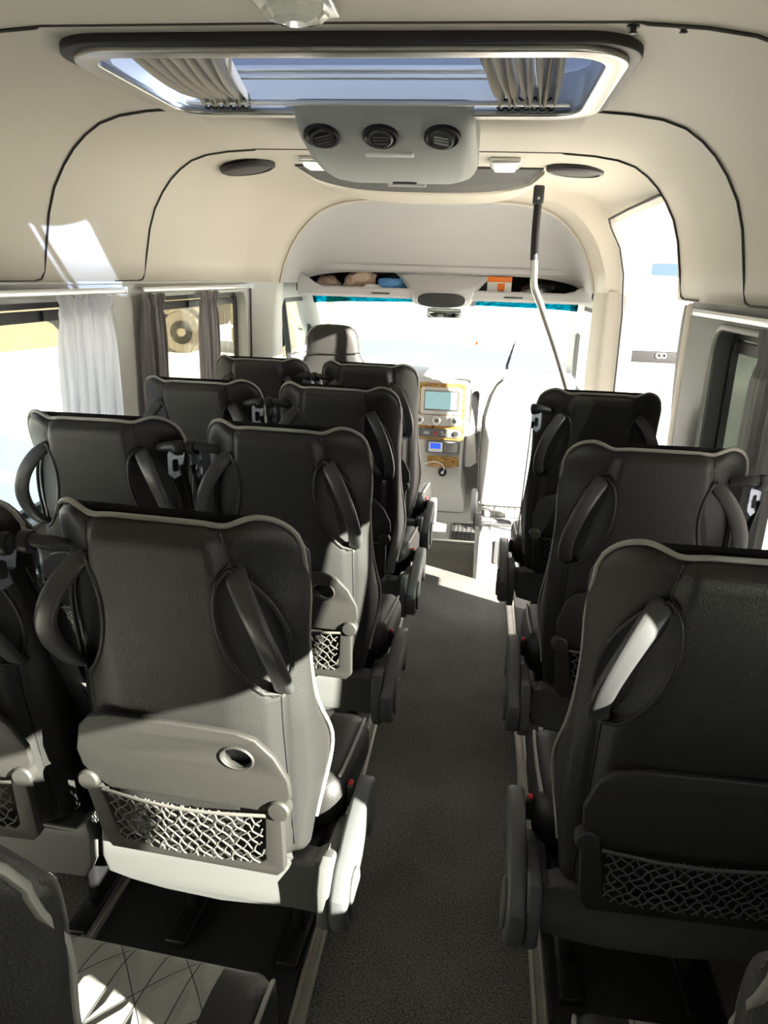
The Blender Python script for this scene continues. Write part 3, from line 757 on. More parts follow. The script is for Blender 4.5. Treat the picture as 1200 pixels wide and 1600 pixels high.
def seat_parts():
    D = {}
    D['backrest'] = backrest_mesh()
    # piping over the top and down the sides
    xs = [HW*(-1+2*i/60) for i in range(61)]
    top = []
    for x in xs:
        z = ztop(x); k = hwz(z)/HW; ym = lean(z)+.5*thick(z)+wing(abs(x), z)
        top.append((x*k, ym-.012, z+.001))
    def side(s):
        out = []
        for i in range(26):
            z = ztop(HW)-.004-(ztop(HW)-.43)*i/25
            hw = hwz(z); t = smoothstep(0, .15, i/25); y = lean(z)+wing(hw, z)+.5*thick(z)-.012+t*(.5*thick(z)-.018)
            out.append((s*(hw+.006*min(1, i/4)), y, z))
        return out
    D['piping'] = tube('piping', list(reversed(side(-1)))+top+side(1), .0045, 'piping', 6)
    # stitched seam lines of the raised centre
    for s in (-1, 1):
        p = []
        for i in range(14):
            z = 1.083-(1.083-1.03)*i/13; p.append((s*(seam_x(z)+.003), rear_y(seam_x(z)+.003, z)-.001, z))
        for i in range(24):
            t = i/23; z = 1.022-(1.022-.78)*t; x = HA.x+(HB.x-HA.x)*t-lens_w(t)*1.12-.004; p.append((s*x, lean(z)+wing(x, z)-.012, z))
        for i in range(30):
            z = .775-(.775-.42)*i/29; x = .176+.002*i/29; p.append((s*x, rear_y(x, z)-.001, z))
        D['seam_stitching', s] = tubes('seam_stitching', [p], .0016, 'rubber', 4)
    # handle recess + rim + strap handle
    for s in (-1, 1):
        d = (HB-HA).normalized(); nv = Vector((-d.y, d.x)); L = (HB-HA).length
        outl = []; N = 16
        for i in range(N+1):
            t = i/N; c = HA+(HB-HA)*t; w_ = lens_w(t)*.97; outl.append(c+nv*w_)
        for i in range(1, N):
            t = 1-i/N; c = HA+(HB-HA)*t; w_ = lens_w(t)*.97; outl.append(c-nv*w_)
        D['recess', s] = sheet('handle_recess', [(s*p.x, p.y) for p in (outl if s > 0 else list(reversed(outl)))], [], .004, lambda u, v, w_: (u, lean(v)+.016+wing(abs(u), v)-w_, v), 'blackplastic')
        rim = []
        for i in range(N*2+1):
            k = i % (N*2); t = k/N if k <= N else 2-k/N; sg = 1 if k <= N else -1
            c = HA+(HB-HA)*t+nv*sg*(lens_w(t)*1.06+.001); rim.append((s*c.x, lean(c.y)+wing(c.x, c.y)-.004-.012*(1-smoothstep(seam_x(c.y)-.018, seam_x(c.y)+.004, c.x)), c.y))
        D['rim', s] = tube('handle_rim', rim, .0042, 'leather', 7)
        path = []
        for i in range(25):
            t = i/24; a = math.sin(PI*t)**.62
            x = HA.x+.004+(HB.x-HA.x-.004)*t + .040*a; z = 1.018-(1.018-.786)*t
            path.append((s*x, lean(z)+.012+wing(x, z)-.092*a, z))
        D['handle', s] = tube('handle', path, .0175, 'handle', 14, .0085, up=(s*1, -.15, 0))
    # lower trim panel
    po = [(-.165, .575), (-.185, .60), (-.19, .635), (-.175, .69), (-.155, .712), (-.12, .722), (0, .724), (.11, .722), (.145, .712), (.175, .68), (.196, .635), (.198, .60), (.185, .575), (.17, .560), (-.14, .556)]
    cup = ellipse(.112, .672, .029, .023)
    D['trim_panel'] = plate('trim_panel', po, [cup], .001, .014, 'trimplastic', .004)
    D['cup_rim'] = tube('cup_rim', [(x, lean(z)-.016-.015, z) for x, z in cup+[cup[0]]], .0032, 'trimplastic', 6)
    D['cup_well'] = plate('cup_well', ellipse(.112, .672, .029, .023), [], -.003, .002, 'blackplastic', 0)
    for s in (-1, 1):
        D['pivot', s] = lathe('pivot_knob', [(.020, 0), (.0205, -.020), (.017, -.024), (.003, -.025)], 'trimplastic', 'Y', 20, (s*.180, lean(.568)-.016, .568))
    # pocket frame and net
    fo = [(-.185, .556), (-.172, .425), (-.160, .405), (.165, .405), (.178, .420), (.182, .556), (.158, .556), (.150, .440), (.140, .430), (-.130, .430), (-.142, .442), (-.16, .556)]
    D['pocket_frame'] = plate('pocket_frame', fo, [], .0, .020, 'trimplastic', .003)
    paths = []
    def sagy(x, z): return lean(z)-.036-.010*math.sin(PI*max(0, min(1, (x+.15)/.30)))
    X0, X1, Z0, Z1 = -.150, .152, .432, .552
    for k in range(-7, 15):
        for sgn in (1, -1):
            p = []
            for i in range(19):
                t = i/18; z = Z0+(Z1-Z0)*t
                x = X0 + .0225*k + sgn*.105*t + (.105 if sgn < 0 else 0) + .0034*math.sin(i*1.3+k*1.9)
                if X0+.01*(1-t)*1 <= x <= X1-.004: p.append((x, sagy(x, z)+.001*math.sin(i*1.7+k*2), z))
            if len(p) > 2: paths.append(p)
    D['net'] = tubes('net', paths, .0016, 'net', 5)
    D['net_hem'] = tubes('net_hem', [[(X0-.004+(X1-X0+.008)*i/20, sagy(X0+(X1-X0)*i/20, .553)-.001, .553-.006*math.sin(PI*i/20)) for i in range(21)],], .0035, 'net', 6)
    # lower rear cover
    vo = [(-.222, .375), (-.216, .372), (-.20, .378), (0, .380), (.215, .374), (.235, .39), (.240, .36), (.236, .30), (.22, .268), (.17, .266), (.12, .258), (.02, .245), (-.10, .250), (-.17, .262), (-.215, .275), (-.226, .31)]
    D['rear_cover'] = sheet('rear_cover', vo, [], .05, lambda u, v, w_: (u, .025+w_ + .012*math.cos(u*6), v), 'coverplastic', .006)
    # under-seat frame
    D['seat_frame'] = rbox('seat_frame', [((0, .24, .34), (.42, .36, .05), .01), ((-.13, .28, .17), (.03, .16, .34), .01), ((.13, .28, .17), (.03, .16, .34), .01), ((-.13, .26, .012), (.05, .30, .022), .005), ((.13, .26, .012), (.05, .30, .022), .005)], 'darkframe')
    # cushion (a little wider on the armrest side)
    for arm in (-1, 1):
        rings = []
        for z, g in ((.355, -.03), (.365, -.01), (.385, 0), (.435, 0), (.455, -.006), (.468, -.02), (.474, -.045), (.472, -.09)):
            q = rrect(-.230-g, .135-g, .230+g, .44+g, .05, 6); q = [(arm*(x+.012), y) for x, y in q]
            rings.append([(x, y, z + .010*math.exp(-((abs(x-arm*.012)-.20)/.03)**2)*(1 if z > .45 else 0) - (.012*smoothstep(.36, .44, y) if z > .45 else 0)) for x, y in q])
        D['cushion', arm] = loft('cushion', rings, 'leather', smooth=60)
        V, F = [], []; NX, NY = 20, 24
        for j in range(NY+1):
            for i in range(NX+1):
                u = -1+2*i/NX; v = j/NY; x = .152*u*(1-.10*(1-v)**3 if v < .2 else 1); y = .15+.27*v
                z = .4800 + .006*(1-u*u)*math.sin(PI*v) - .012*smoothstep(.36, .44, y) - (.006 if i in (0, NX) or j in (0, NY) else 0)
                V.append((x, y, z))
        for j in range(NY):
            for i in range(NX): F.append((j*(NX+1)+i, j*(NX+1)+i+1, (j+1)*(NX+1)+i+1, (j+1)*(NX+1)+i))
        D['seat_inlay'] = mesh('seat_inlay', V, F, 'quilt_seat', True)
        pp = lambda s: [[(s*.218+arm*.012, .17, .478), (s*.222+arm*.012, .25, .481), (s*.222+arm*.012, .33, .479), (s*.218+arm*.012, .40, .468), (s*.211+arm*.012, .433, .44), (s*.209+arm*.012, .437, .39)]]
        for s in (-1, 1): D['cushion_piping', s, arm] = tubes('cushion_piping', pp(s), .004, 'piping', 6)
    V, F = [], []; NX, NY = 16, 30
    for j in range(NY+1):
        z = .52+(1.03-.52)*j/NY
        for i in range(NX+1):
            u = -1+2*i/NX; V.append((.135*u, lean(z)+thick(z)-.012*(1-(.135*u/HW)**2)+.004+.004*(1-u*u)-(.008 if i in (0, NX) or j in (0, NY) else 0), z))
    for j in range(NY):
        for i in range(NX): F.append((j*(NX+1)+i, j*(NX+1)+i+1, (j+1)*(NX+1)+i+1, (j+1)*(NX+1)+i))
    D['front_inlay'] = mesh('front_inlay', V, F, 'quilt_back', True)
    for s in (-1, 1):
        so_ = [(-.005, .275), (-.01, .36), (.005, .400), (.02, .405), (.06, .39), (.12, .39), (.17, .38), (.20, .35), (.20, .31), (.16, .28), (.12, .25), (.02, .245)]
        D['side_cover', s] = sheet('side_cover', so_, [], .026, lambda u, v, w_: (s*(.232+w_), u, v), 'coverplastic', .006)
        ao = [(-.012, .345), (-.014, .30), (.0, .272), (.03, .262), (.06, .275), (.08, .31), (.13, .365), (.185, .395), (.19, .34), (.205, .325), (.222, .33), (.230, .355), (.232, .415), (.222, .438), (.20, .445), (.15, .438), (.08, .415), (.02, .38)]
        D['armrest', s] = sheet('armrest', ao, [], .036, lambda u, v, w_: (s*(.258+w_), u, v), 'greyplastic', .009)
        D['arm_cap', s] = sheet('arm_cap', ellipse(.03, .33, .030, .052), [], .008, lambda u, v, w_: (s*(.293+w_), u, v), 'coverplastic', .003)
        # belt guide at the shoulder
        z = 1.035
        D['belt_arm', s] = tube('belt_arm', [(s*.165, lean(z)+.035, z-.012), (s*.19, lean(z)+.02, z-.005), (s*.215, lean(z)+.012, z), (s*.238, lean(z)+.012, z)], [.011, .013, .012, .010], 'blackplastic', 10)
        D['belt_roller', s] = lathe('belt_roller', [(.004, s*.214), (.018, s*.216), (.020, s*.224), (.018, s*.234), (.008, s*.237)], 'darkframe', 'X', 16, (0, lean(z)+.012, z-.004))
        po = [(.022, .004), (.044, .0), (.050, -.02), (.040, -.075), (.02, -.085), (.004, -.07), (.004, -.02)]
        D['belt_plate', s] = sheet('belt_plate', [(a+lean(z), b+z) for a, b in po], [rrect(lean(z)+.016, z-.066, lean(z)+.032, z-.034, .006)], .004, lambda u, v, w_: (s*(.196+.75*(u-lean(z))-.6*w_), lean(z)+.004+.55*(u-lean(z))-.0+.8*(w_-.004), v), 'steel')
        D['belt_webbing', s] = sheet('belt_webbing', [(lean(z)+.008, .985), (lean(z)+.036, .985), (.16, .49), (.13, .48)], [], .003, lambda u, v, w_: (s*(.227+w_), u, v), 'rubber')
        D['buckle', s] = rbox('buckle', [((s*.248, .19, .425), (.016, .022, .05), .005)], 'blackplastic')
        D['buckle_button', s] = rbox('buckle_button', [((s*.248, .19, .451), (.010, .014, .006), .002)], 'red')
    return D
SP = seat_parts()
def make_seat(loc, arm, belt):
    o = ob('bus_seat', None, None, loc)
    P = {}
    def a(name, key, parent=None):
        P[key] = ob(name, SP[key], parent or o); return P[key]
    bk = a('backrest', 'backrest'); a('piping', 'piping', bk); a('seam_stitching', ('seam_stitching', 1), bk); a('seam_stitching', ('seam_stitching', -1), bk); a('front_inlay', 'front_inlay', bk)
    for s in (-1, 1):
        a('handle_recess', ('recess', s), bk); a('handle_rim', ('rim', s), bk); h = a('handle', ('handle', s))
    tp = a('trim_panel', 'trim_panel'); a('cup_rim', 'cup_rim', tp); a('cup_well', 'cup_well', tp)
    for s in (-1, 1): a('pivot_knob', ('pivot', s), tp)
    pf = a('pocket_frame', 'pocket_frame'); a('net', 'net', pf); a('net_hem', 'net_hem', pf)
    a('rear_cover', 'rear_cover'); a('seat_frame', 'seat_frame')
    cu = a('cushion', ('cushion', arm)); a('seat_inlay', 'seat_inlay', cu); a('cushion_piping', ('cushion_piping', 1, arm), cu); a('cushion_piping', ('cushion_piping', -1, arm), cu)
    a('side_cover', ('side_cover', arm))
    ar = a('armrest', ('armrest', arm)); a('arm_cap', ('arm_cap', arm), ar)
    bu = a('buckle', ('buckle', arm)); a('buckle_button', ('buckle_button', arm), bu)
    bg_ = a('belt_guide', ('belt_arm', belt)); a('belt_roller', ('belt_roller', belt), bg_); a('belt_plate', ('belt_plate', belt), bg_)
    a('belt_webbing', ('belt_webbing', belt))
    return o
OY = .115
XA, XL_, XR = -.467, -.951, .422
variants = {}
def seat(x, y, arm, belt, label, group):
    if (arm, belt) in variants: o = copy_tree(variants[(arm, belt)], (x, y+OY, 0))
    else: o = variants[(arm, belt)] = make_seat((x, y+OY, 0), arm, belt)
    tag(o, label, 'seat', group); return o
GA, GL, GR = 'aisle seats of the left double rows', 'window seats of the left double rows', 'single seats along the right side'
z_ = seat(-.497, .305, 1, -1, 'nearest left seat cut by the bottom edge, its grey quilted cushion in view', GA)
z_.rotation_euler.z = -math.radians(4)
seat(XA, 1.01, 1, -1, 'large black leather aisle seat in left foreground with its back half in sunlight', GA)
seat(XA, 1.72, 1, -1, 'second complete left aisle seat, sun on its net pocket corner', GA)
seat(XA, 2.43, 1, -1, 'third left aisle seat, counting forward from the big sunlit one', GA)
seat(XA, 3.14, 1, -1, 'foremost left aisle seat, directly behind the driver area', GA)
seat(XL_, 1.01, -1, 1, 'window seat cut by the left edge, beside the large sunlit seat', GL)
seat(XL_, 1.72, -1, 1, 'left window seat standing before the pale sunlit curtain', GL)
seat(XL_, 2.43, -1, 1, 'left window seat in front of the dusty window with grey curtains', GL)
seat(XL_, 3.17, -1, 1, 'foremost left window seat, partly hidden, behind the driver seat', GL)
seat(.422, .30, -1, 1, 'nearest right seat, only its edge and cushion in the bottom right corner', GR)
seat(XR-.012, 1.01, -1, 1, 'large dark right foreground seat with a sunlit grab handle', GR)
seat(XR+.008, 1.72, -1, 1, 'middle right seat with pale piping, next to the right window', GR)
seat(XR, 2.60, -1, -1, 'foremost right seat beside the open entry door', GR)
for x0, x1 in ((-.765, -.30), (.24, .60)):
    struct('floor_shade', rbox('floor_shade', [(((x0+x1)/2, 1.9, .003), (x1-x0, 3.6, .006), .001)], 'shadeblack'))  # black sheets added to paint the dark voids under the seats
# floor tracks
for x, lab in ((-.277, 'metal floor track along the left side of the aisle'), (-.79, 'metal floor track under the left window seats'), (.215, 'metal floor track along the right side of the aisle')):
    o = tag(ob('floor_track', rbox('floor_track', [((0, 0, .006), (.034, 3.9, .012), .003), ((-.010, 0, .013), (.006, 3.9, .006), .002), ((.010, 0, .013), (.006, 3.9, .006), .002)], 'rail'), None, (x, 1.9, 0)), lab, 'floor track', 'metal floor tracks')

# ------------------------------------------------------------------ driver seat, crew seat
def driver_seat():
    o = thing('driver_seat', (-.79, 4.15, 0), 'black leather driver seat with tall headrest, seen from behind', 'seat')
    rings = []
    for z, hw, d in ((.45, .20, .12), (.55, .24, .14), (.75, .25, .13), (.92, .235, .12), (1.0, .17, .11), (1.04, .148, .11), (1.09, .143, .11), (1.14, .135, .105), (1.17, .12, .09), (1.19, .09, .06), (1.197, .05, .03)):
        rings.append([(hw*math.copysign(abs(math.cos(a))**.55, math.cos(a)) + .004*math.sin(z*60)*0, .0+d/2*math.copysign(abs(math.sin(a))**.7, math.sin(a)) - .12*(z-.45), z) for a in [2*PI*i/36 for i in range(36)]])
    b = ob('backrest', loft('backrest', rings, 'leather', smooth=60), o)
    ob('seam_stitching', tube('seam_stitching', [(-.150, -.12*.60-.057, 1.05), (-.08, -.12*.6-.062, 1.045), (.0, -.12*.6-.062, 1.045), (.08, -.12*.6-.062, 1.048), (.15, -.12*.6-.055, 1.055)], .003, 'rubber', 6), b)
    ob('piping', tube('piping', smooth_path([(-.165, -.09, 1.0), (-.152, -.10, 1.05), (-.147, -.11, 1.09), (-.14, -.115, 1.13), (-.12, -.12, 1.165), (-.09, -.12, 1.187)]), .004, 'piping', 6), b)
    ob('cushion', rbox('cushion', [((0, .30, .42), (.50, .52, .13), .04)], 'leather'), o)
    ob('pedestal', rbox('pedestal', [((0, .28, .17), (.42, .44, .36), .02)], 'blackplastic'), o)
driver_seat()
def crew_seat():
    o = thing('crew_seat', (.17, 3.72, 0), 'pale grey guide seat with a plain upholstered back, facing the windscreen', 'seat')
    rings = []
    for z, x0, x1, d in ((.345, -.125, .15, .05), (.37, -.137, .155, .07), (.6, -.145, .155, .08), (.80, -.140, .150, .085), (.90, -.115, .135, .08), (.96, -.085, .12, .07), (.995, -.05, .09, .055), (1.010, -.01, .05, .03)):
        cx, hw = (x0+x1)/2, (x1-x0)/2
        rings.append([(cx+hw*math.copysign(abs(math.cos(a))**.5, math.cos(a)), .04+d/2*math.copysign(abs(math.sin(a))**.6, math.sin(a)), z) for a in [2*PI*i/32 for i in range(32)]])
    b = ob('backrest', loft('backrest', rings, 'lightseat', smooth=60), o)
    ob('edge_seam', tube('edge_seam', [(-.132, .012, .36), (-.140, .01, .6), (-.136, .008, .78), (-.112, .006, .90), (-.083, .008, .955), (-.05, .01, .985)], .0035, 'rubber', 6), b)
    ob('armrest', rbox('armrest', [((-.150, .03, .335), (.035, .06, .17), .014)], 'lightseat'), o)
    ob('quilted_seat', rbox('quilted_seat', [((.02, .0, .315), (.26, .10, .035), .01)], 'quilt_seat'), o)
    ob('hinge_bar', tube('hinge_bar', [(-.12, -.05, .285), (.0, -.06, .283), (.16, -.06, .28)], .014, 'greyplastic', 10), o)
    ob('hinge', rbox('hinge', [((-.125, -.04, .280), (.05, .05, .06), .01)], 'darkframe'), o)
crew_seat()
def pedestal_box():
    o = thing('heater_box', (.30, 3.56, 0), 'pale plastic base box with slotted heater grille under the guide seat', 'box')
    rings = []
    for z, g in ((0, 0), (.19, 0), (.225, .006), (.24, .02), (.245, .05)):
        q = rrect(-.262+g, 0+g, .30-g, .44-g, .03, 5); rings.append([(x, y, z) for x, y in q])
    ob('body', loft('body', rings, 'lightseat', smooth=45), o)
    g = ob('grille_plate', sheet('grille_plate', rrect(-.165, .095, .10, .215, .012), [], .006, lambda u, v, w_: (u, -.001-w_, v), 'greyplastic', .002), o)
    ob('slot', rbox('slot', [((-.125+.0135*k, -.0075, .155), (.005, .003, .085), .001) for k in range(16)], 'blackplastic'), g)
    ob('lid_plate', rbox('lid_plate', [((-.13, .10, .247), (.12, .10, .006), .002)], 'white'), o)
pedestal_box()
# cab mat
o = tag(ob('rubber_mat', sheet('rubber_mat', rrect(-.105, 4.13, .045, 4.47, .02), [], .012, lambda u, v, w_: (u+.03, v-4.3, w_), 'blackplastic', .003), None, (-.03, 4.3, -.014)), 'small dark ribbed rubber mat on the cab floor at the front end of the aisle', 'mat')
ob('rib', rbox('rib', [((0, -.15+.033*k, .014), (.13, .008, .006), .002) for k in range(10)]+[((-.05+.025*k, 0, .014), (.006, .30, .006), .002) for k in range(5)], 'acdark'), o)

# ------------------------------------------------------------------ dashboard
def dashboard():
    o = thing('dashboard', (-.30, 4.9, 0), 'pale dashboard with a centre console of wood trim below the windscreen', 'dashboard')
    def L(p): return (p[0]+.30, p[1]-4.9, p[2])
    # main body
    rings = []
    for x in (-1.24, -.9, -.42, -.40, -.05, -.03, .35, .64):
        mid = -.41 < x < -.04
        yf = 4.93 if mid else 5.12
        rings.append([L((x, yf, .80)), L((x, yf+.03, .825)), L((x, 5.45, .835)), L((x, 6.05, .78)), L((x, 6.1, .4)), L((x, yf+.25, .40)), L((x, yf+.02, .45))])
    ob('dash_top', loft('dash_top', rings, 'dash', smooth=40), o)
    # centre stack
    rings = []
    for z, hw, yf in ((-.01, .19, 4.72), (.04, .185, 4.76), (.10, .165, 4.84), (.14, .155, 4.90), (.20, .155, 4.92), (.45, .158, 4.91), (.80, .165, 4.90), (.818, .155, 4.92)):
        rings.append([L((-.23-hw, 5.4, z)), L((-.23-hw, yf+.02, z)), L((-.23-hw+.02, yf, z)), L((-.23+hw-.02, yf, z)), L((-.23+hw, yf+.02, z)), L((-.23+hw, 5.4, z))])
    st = ob('centre_stack', loft('centre_stack', rings, 'dash', smooth=40), o)
    def PL(name, outer, m, y=4.897, th=.006, holes=(), par=None, bev=.002):
        return ob(name, sheet(name, outer, holes, th, lambda u, v, w_: L((u, y-w_, v)), m, bev), par or o)
    wood = PL('wood_trim', rrect(-.385, .430, -.075, .800, .02), 'wood', 4.899, .008)
    PL('screen_surround', rrect(-.365, .600, -.100, .772, .012), 'dash', 4.890, .008)
    sf = PL('screen_frame', rrect(-.345, .625, -.112, .755, .008), 'metal', 4.882, .006)
    PL('screen', rrect(-.335, .636, -.135, .745, .004), 'screen', 4.876, .003)
    PL('control_strip', rrect(-.385, .525, -.088, .590, .03), 'dash', 4.890, .006)
    for x in (-.368, -.255, -.135):
        k = ob('knob', lathe('knob', [(.034, 0), (.034, -.010), (.028, -.026), (.024, -.028)], 'whitemetal', 'Y', 24, L((x, 4.884, .561))), o)
        ob('knob_centre', lathe('knob_centre', [(.014, -.026), (.013, -.032), (.003, -.033)], 'greyplastic', 'Y', 18, L((x, 4.884, .561))), k)
    bs = PL('button_strip', rrect(-.385, .448, -.092, .500, .024), 'greyplastic', 4.890, .006)
    # pictograms: seat bars, hazard triangle, arrows, round switch
    PL('hazard_mark', [(-.275, .462), (-.237, .462), (-.256, .490)], 'red', 4.884, .0015, [[(-.266, .467), (-.246, .467), (-.256, .482)]], bs, 0)
    ob('seat_mark', rbox('seat_mark', [(L((-.335+.008*k, 4.882, .474)), (.004, .002, .020 if k % 2 else .014), 0) for k in range(5)], 'white'), bs)
    ob('arrow_mark', rbox('arrow_mark', [(L((-.215, 4.882, .482)), (.014, .002, .007), 0), (L((-.200, 4.882, .468)), (.014, .002, .007), 0), (L((-.215, 4.882, .466)), (.010, .002, .005), 0)], 'white'), bs)
    ob('round_switch', lathe('round_switch', [(.017, 0), (.016, -.008), (.003, -.009)], 'blackplastic', 'Y', 18, L((-.125, 4.884, .474))), bs)
    md = PL('module_bay', rrect(-.315, .340, -.095, .418, .006), 'greyplastic', 4.897, .008)
    ob('blue_display', rbox('blue_display', [(L((-.255, 4.884, .387)), (.068, .004, .036), .001)], 'blue'), md)
    PL('display_frame', rrect(-.300, .348, -.208, .412, .005), 'white', 4.889, .004, [rrect(-.288, .369, -.222, .406, .002)], md, 0)
    PL('coin_slot', rrect(-.195, .350, -.112, .408, .006), 'metal', 4.889, .004, (), md, .001)
    pk = PL('storage_pocket', [(-.305, .315), (-.098, .315), (-.094, .255), (-.16, .240), (-.30, .245)], 'wood', 4.898, .006)
    sk = ob('power_socket', lathe('power_socket', [(.028, 0), (.028, -.010), (.019, -.012), (.017, -.004)], 'rubber', 'Y', 20, L((-.200, 4.915, .205))), o)
    ob('socket_plug', rbox('socket_plug', [(L((-.200, 4.893, .205)), (.018, .02, .018), .005)], 'white'), sk)
    # side panel right of the stack, dark gap and air vent
    ob('side_panel', loft('side_panel', [[L((-.055, 5.0, .23)), L((-.02, 5.0, .23)), L((.02, 5.0, .26)), L((.02, 5.2, .26)), L((-.055, 5.2, .23))], [L((-.055, 4.97, .76)), L((-.045, 4.97, .76)), L((-.04, 4.97, .76)), L((-.04, 5.2, .76)), L((-.055, 5.2, .76))]], 'dash'), o)
    ob('dark_gap', sheet('dark_gap', [(-.036, .735), (-.02, .752), (.0, .755), (.014, .74), (.012, .56), (.014, .40), (.0, .50), (-.02, .60), (-.034, .66)], [], .004, lambda u, v, w_: L((u, 4.955-w_, v)), 'rubber'), o)
    ob('side_vent', rbox('side_vent', [(L((.0, 4.95, .775+.010*k)), (.05, .008, .004), .001) for k in range(3)], 'blackplastic'), o)
dashboard()
tag(ob('charger_cable', tube('charger_cable', smooth_path([(-.13, .0, .14), (-.11, -.03, .158), (-.06, -.045, .175), (-.015, -.04, .165), (.012, -.02, .13), (.0, -.005, .09)]), .0032, 'white', 8), None, (-.20, 4.885, .115)), 'thin white cable looping into the socket on the centre console', 'cable')
# rear-view mirror, wiper, items on the shelf
o = thing('cabin_mirror', (-.25, 5.0, 1.235), 'small rectangular rear view mirror hanging in the windscreen', 'mirror')
ob('mirror_shell', rbox('mirror_shell', [((0, 0, 0), (.22, .03, .062), .012)], 'greyplastic'), o)
ob('mirror_glass', rbox('mirror_glass', [((0, -.016, 0), (.205, .004, .050), .003)], 'mirror'), o)
ob('mirror_arm', tube('mirror_arm', [(0, .01, .02), (0, .10, .05), (0, .27, .085)], .008, 'blackplastic', 8), o)
o = thing('windscreen_wiper', (.22, 6.22, .78), 'thin dark wiper blade standing outside the windscreen above the guide seat', 'wiper')
ob('blade', tube('blade', smooth_path([(.055, 0, .22), (.035, 0, .15), (.015, 0, .07), (.0, 0, .01)]), [.004]*5+[.008]*10+[.011]*10, 'rubber', 8), o)
ob('wiper_arm', tube('wiper_arm', [(0, 0, .02), (.0, -.03, -.10), (0, -.04, -.30)], .011, 'rubber', 8), o)
o = thing('hanging_charm', (-.03, 5.20, 1.25), 'tiny orange charm hanging on a thread in the windscreen', 'charm')
ob('thread', tube('thread', [(0, 0, .07), (0, 0, -.10), (0, 0, -.20)], .0012, 'blackplastic', 5), o)
ob('bead', lathe('bead', [(.002, -.20), (.009, -.206), (.009, -.218), (.002, -.226)], 'orange', n=10), o)
def crumple(name, c, s, m, label, cat, seed, sub=3, amt=.35):
    rnd = random.Random(seed); bm = bmesh.new(); bmesh.ops.create_icosphere(bm, subdivisions=sub, radius=1)
    dirs = [Vector((rnd.uniform(-1, 1), rnd.uniform(-1, 1), rnd.uniform(-1, 1))).normalized() for _ in range(16)]
    for v in bm.verts:
        k = 1+amt*sum(abs(v.co.dot(d))**5*(1 if i % 2 else -1) for i, d in enumerate(dirs))/3
        k *= rnd.uniform(.90, 1.12)
        v.co = Vector((v.co.x*s[0]*k, v.co.y*s[1]*k, max(-s[2]*.8, v.co.z*s[2]*k)))
    me = bpy.data.meshes.new(name); bm.to_mesh(me); bm.free(); me.materials.append(M[m]); auto(me, 25)
    zmin = min(v.co.z for v in me.vertices)
    for v in me.vertices: v.co.z -= zmin
    return tag(ob(name, me, None, c), label, cat)
ZS = 1.3625
crumple('paper_bundle', (-.975, 4.84, ZS), (.085, .07, .042), 'tan', 'pale beige bundle at the left end of the overhead shelf', 'bundle', 3)
crumple('crumpled_bag', (-.775, 4.83, ZS), (.075, .07, .062), 'tan', 'crumpled pinkish bag next to the beige bundle on the shelf', 'bag', 5, 3, .7)
crumple('wipes_pack', (-.69, 4.745, ZS), (.05, .035, .022), 'white', 'small crumpled white packet in the middle of the left cubby', 'packet', 8, 3, .6)
crumple('black_jacket', (-.66, 5.02, ZS), (.15, .09, .050), 'blackcloth', 'black folded cloth lying behind the blue bag in the left cubby', 'cloth', 11)
crumple('blue_bag', (-.57, 4.80, ZS), (.095, .055, .044), 'bluebag', 'crumpled blue plastic bag at the front of the left cubby', 'bag', 14, 3, .5)
crumple('blue_packet', (-.462, 4.93, ZS), (.05, .045, .026), 'bluebag', 'small blue packet at the right end of the left cubby', 'packet', 15)
crumple('clear_bag', (.31, 4.83, 1.3665), (.125, .07, .036), 'plasticbag', 'crumpled clear plastic bag in the right cubby', 'bag', 21, 3, .7)
crumple('dark_pouch', (.36, 5.02, 1.3665), (.16, .09, .06), 'blackcloth', 'dark pouch behind the clear bag in the right cubby', 'pouch', 24)
o = thing('carton', (.085, 4.80, 1.3675), 'orange and white carton standing in the right cubby', 'carton')
ob('carton_body', rbox('carton_body', [((0, 0, .035), (.145, .10, .07), .003)], 'white'), o)
ob('carton_top', rbox('carton_top', [((0, 0, .085), (.147, .102, .032), .003)], 'orange'), o)
ob('printed_cup', sheet('printed_cup', [(-.018, .008), (.020, .008), (.024, .062), (-.022, .062)], [], .002, lambda u, v, w_: (u+.01, -.050-w_, v), 'orange'), o)
ob('printed_base', rbox('printed_base', [((.011, -.052, .014), (.036, .003, .012), .003)], 'blackplastic'), o)

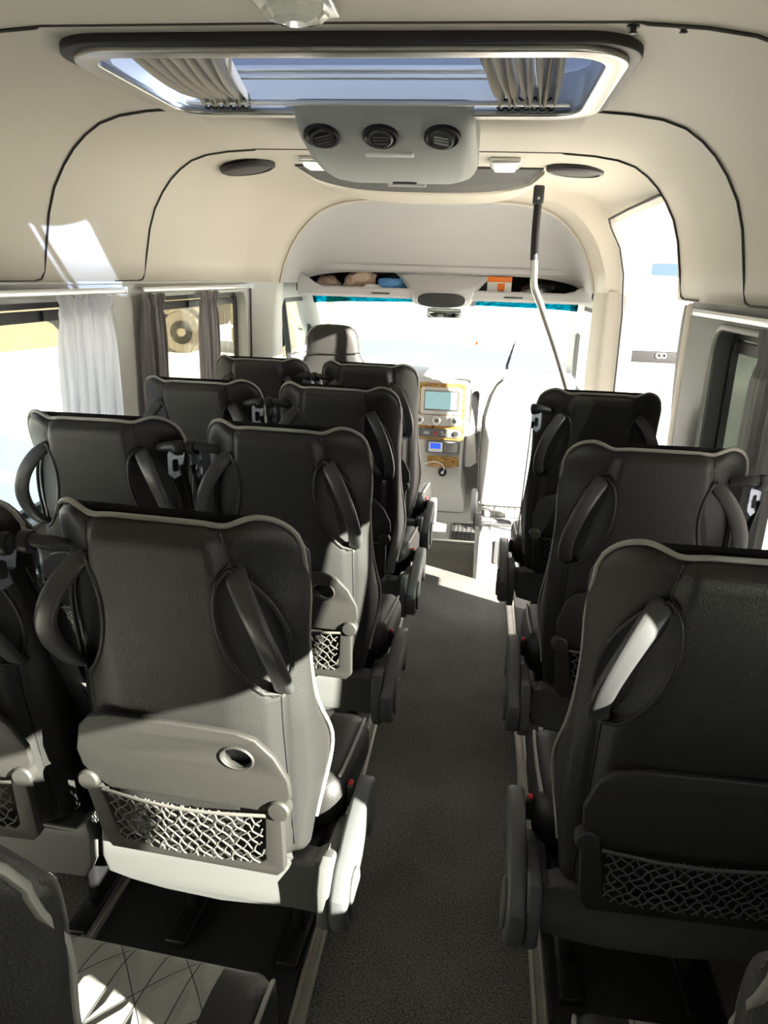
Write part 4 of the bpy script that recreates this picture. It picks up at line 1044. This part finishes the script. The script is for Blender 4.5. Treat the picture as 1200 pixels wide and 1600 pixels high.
# ------------------------------------------------------------------ outside
struct('ground', rbox('ground', [((0, 30, -.65), (160, 120, .1), 0)], 'ground'))
V, F = [], []; N = 40
for i in range(N+1):
    y = 8+i*1.4
    for j, (dx, z) in enumerate(((0, -.6), (-.8, -.1), (-2.2, .45), (-4, .75), (-6, .8), (-14, .8), (-14, -.6))):
        V.append((-11.3+dx+.35*math.sin(y*.7+j), y, z+(.12*math.sin(y*1.3+j*2) if 0 < j < 5 else 0)))
for i in range(N):
    for j in range(6): F.append((i*7+j, i*7+j+1, (i+1)*7+j+1, (i+1)*7+j))
struct('ground_bank', mesh('bank', V, F, 'bank', True))
def truck():
    o = thing('dusty_truck', (-7.6, 18.9, -.6), 'dusty tan truck parked outside the left window with curtains', 'truck')
    ob('truck_body', rbox('truck_body', [((-.6, .9, 1.35), (2.6, 1.8, 1.4), .12), ((-.6, .5, .75), (2.2, 1.0, .5), .05)], 'truck'), o)
    ob('load_bed', rbox('load_bed', [((2.4, .9, 1.2), (2.3, 1.8, .9), .06), ((2.4, .6, .5), (2.3, 1.0, .35), .04)], 'truck'), o)
    for x in (-.0, 2.5):
        w_ = ob('wheel', lathe('wheel', [(.30, -.10), (.50, -.12), (.54, -.06), (.54, .16), (.30, .2)], 'tyre', 'Y', 28, (x, 0, .52)), o)
        ob('hub', lathe('hub', [(.30, -.10), (.26, -.04), (.12, -.05), (.10, -.14), (.02, -.15)], 'truck', 'Y', 20, (x, 0, .52)), w_)
    ob('wheel_arch', tube('wheel_arch', [(.68*math.cos(a), -.02, .52+.68*math.sin(a)) for a in [PI*i/14 for i in range(15)]], .06, 'tyre', 8), o)
truck()
def bus():
    o = thing('white_minibus', (3.9, 16.4, -.6), 'white minibus outside the open door, only blue glass and dark bumper readable', 'minibus')
    ob('bus_body', rbox('bus_body', [((0, 2.6, 1.75), (2.1, 5.2, 2.6), .18), ((0, 2.55, .30), (2.06, 5.1, .56), .08)], 'vanwhite'), o)
    ob('bus_windscreen', sheet('bus_windscreen', rrect(-.60, 2.22, .70, 2.46, .05), [], .03, lambda u, v, w_: (u, -.005-w_, v), 'vanblue'), o)
    bp = ob('dark_bumper', rbox('dark_bumper', [((-.1, -.04, .62), (1.55, .10, .24), .08)], 'bumper'), o)
    ob('ring_badge', tubes('ring_badge', [[(-.26+.05*math.cos(a)+.10*k, -.10, .655+.05*math.sin(a)) for a in [2*PI*i/20 for i in range(21)]] for k in (0, 1)], .010, 'white'), bp)
    ob('wheel', lathe('wheel', [(.2, -.1), (.4, -.12), (.42, .1), (.2, .12)], 'tyre', 'X', 20, (-.92, 1.2, .42)), o)
    ob('wheel', lathe('wheel', [(.2, -.1), (.4, -.12), (.42, .1), (.2, .12)], 'tyre', 'X', 20, (.92, 1.2, .42)), o)
bus()
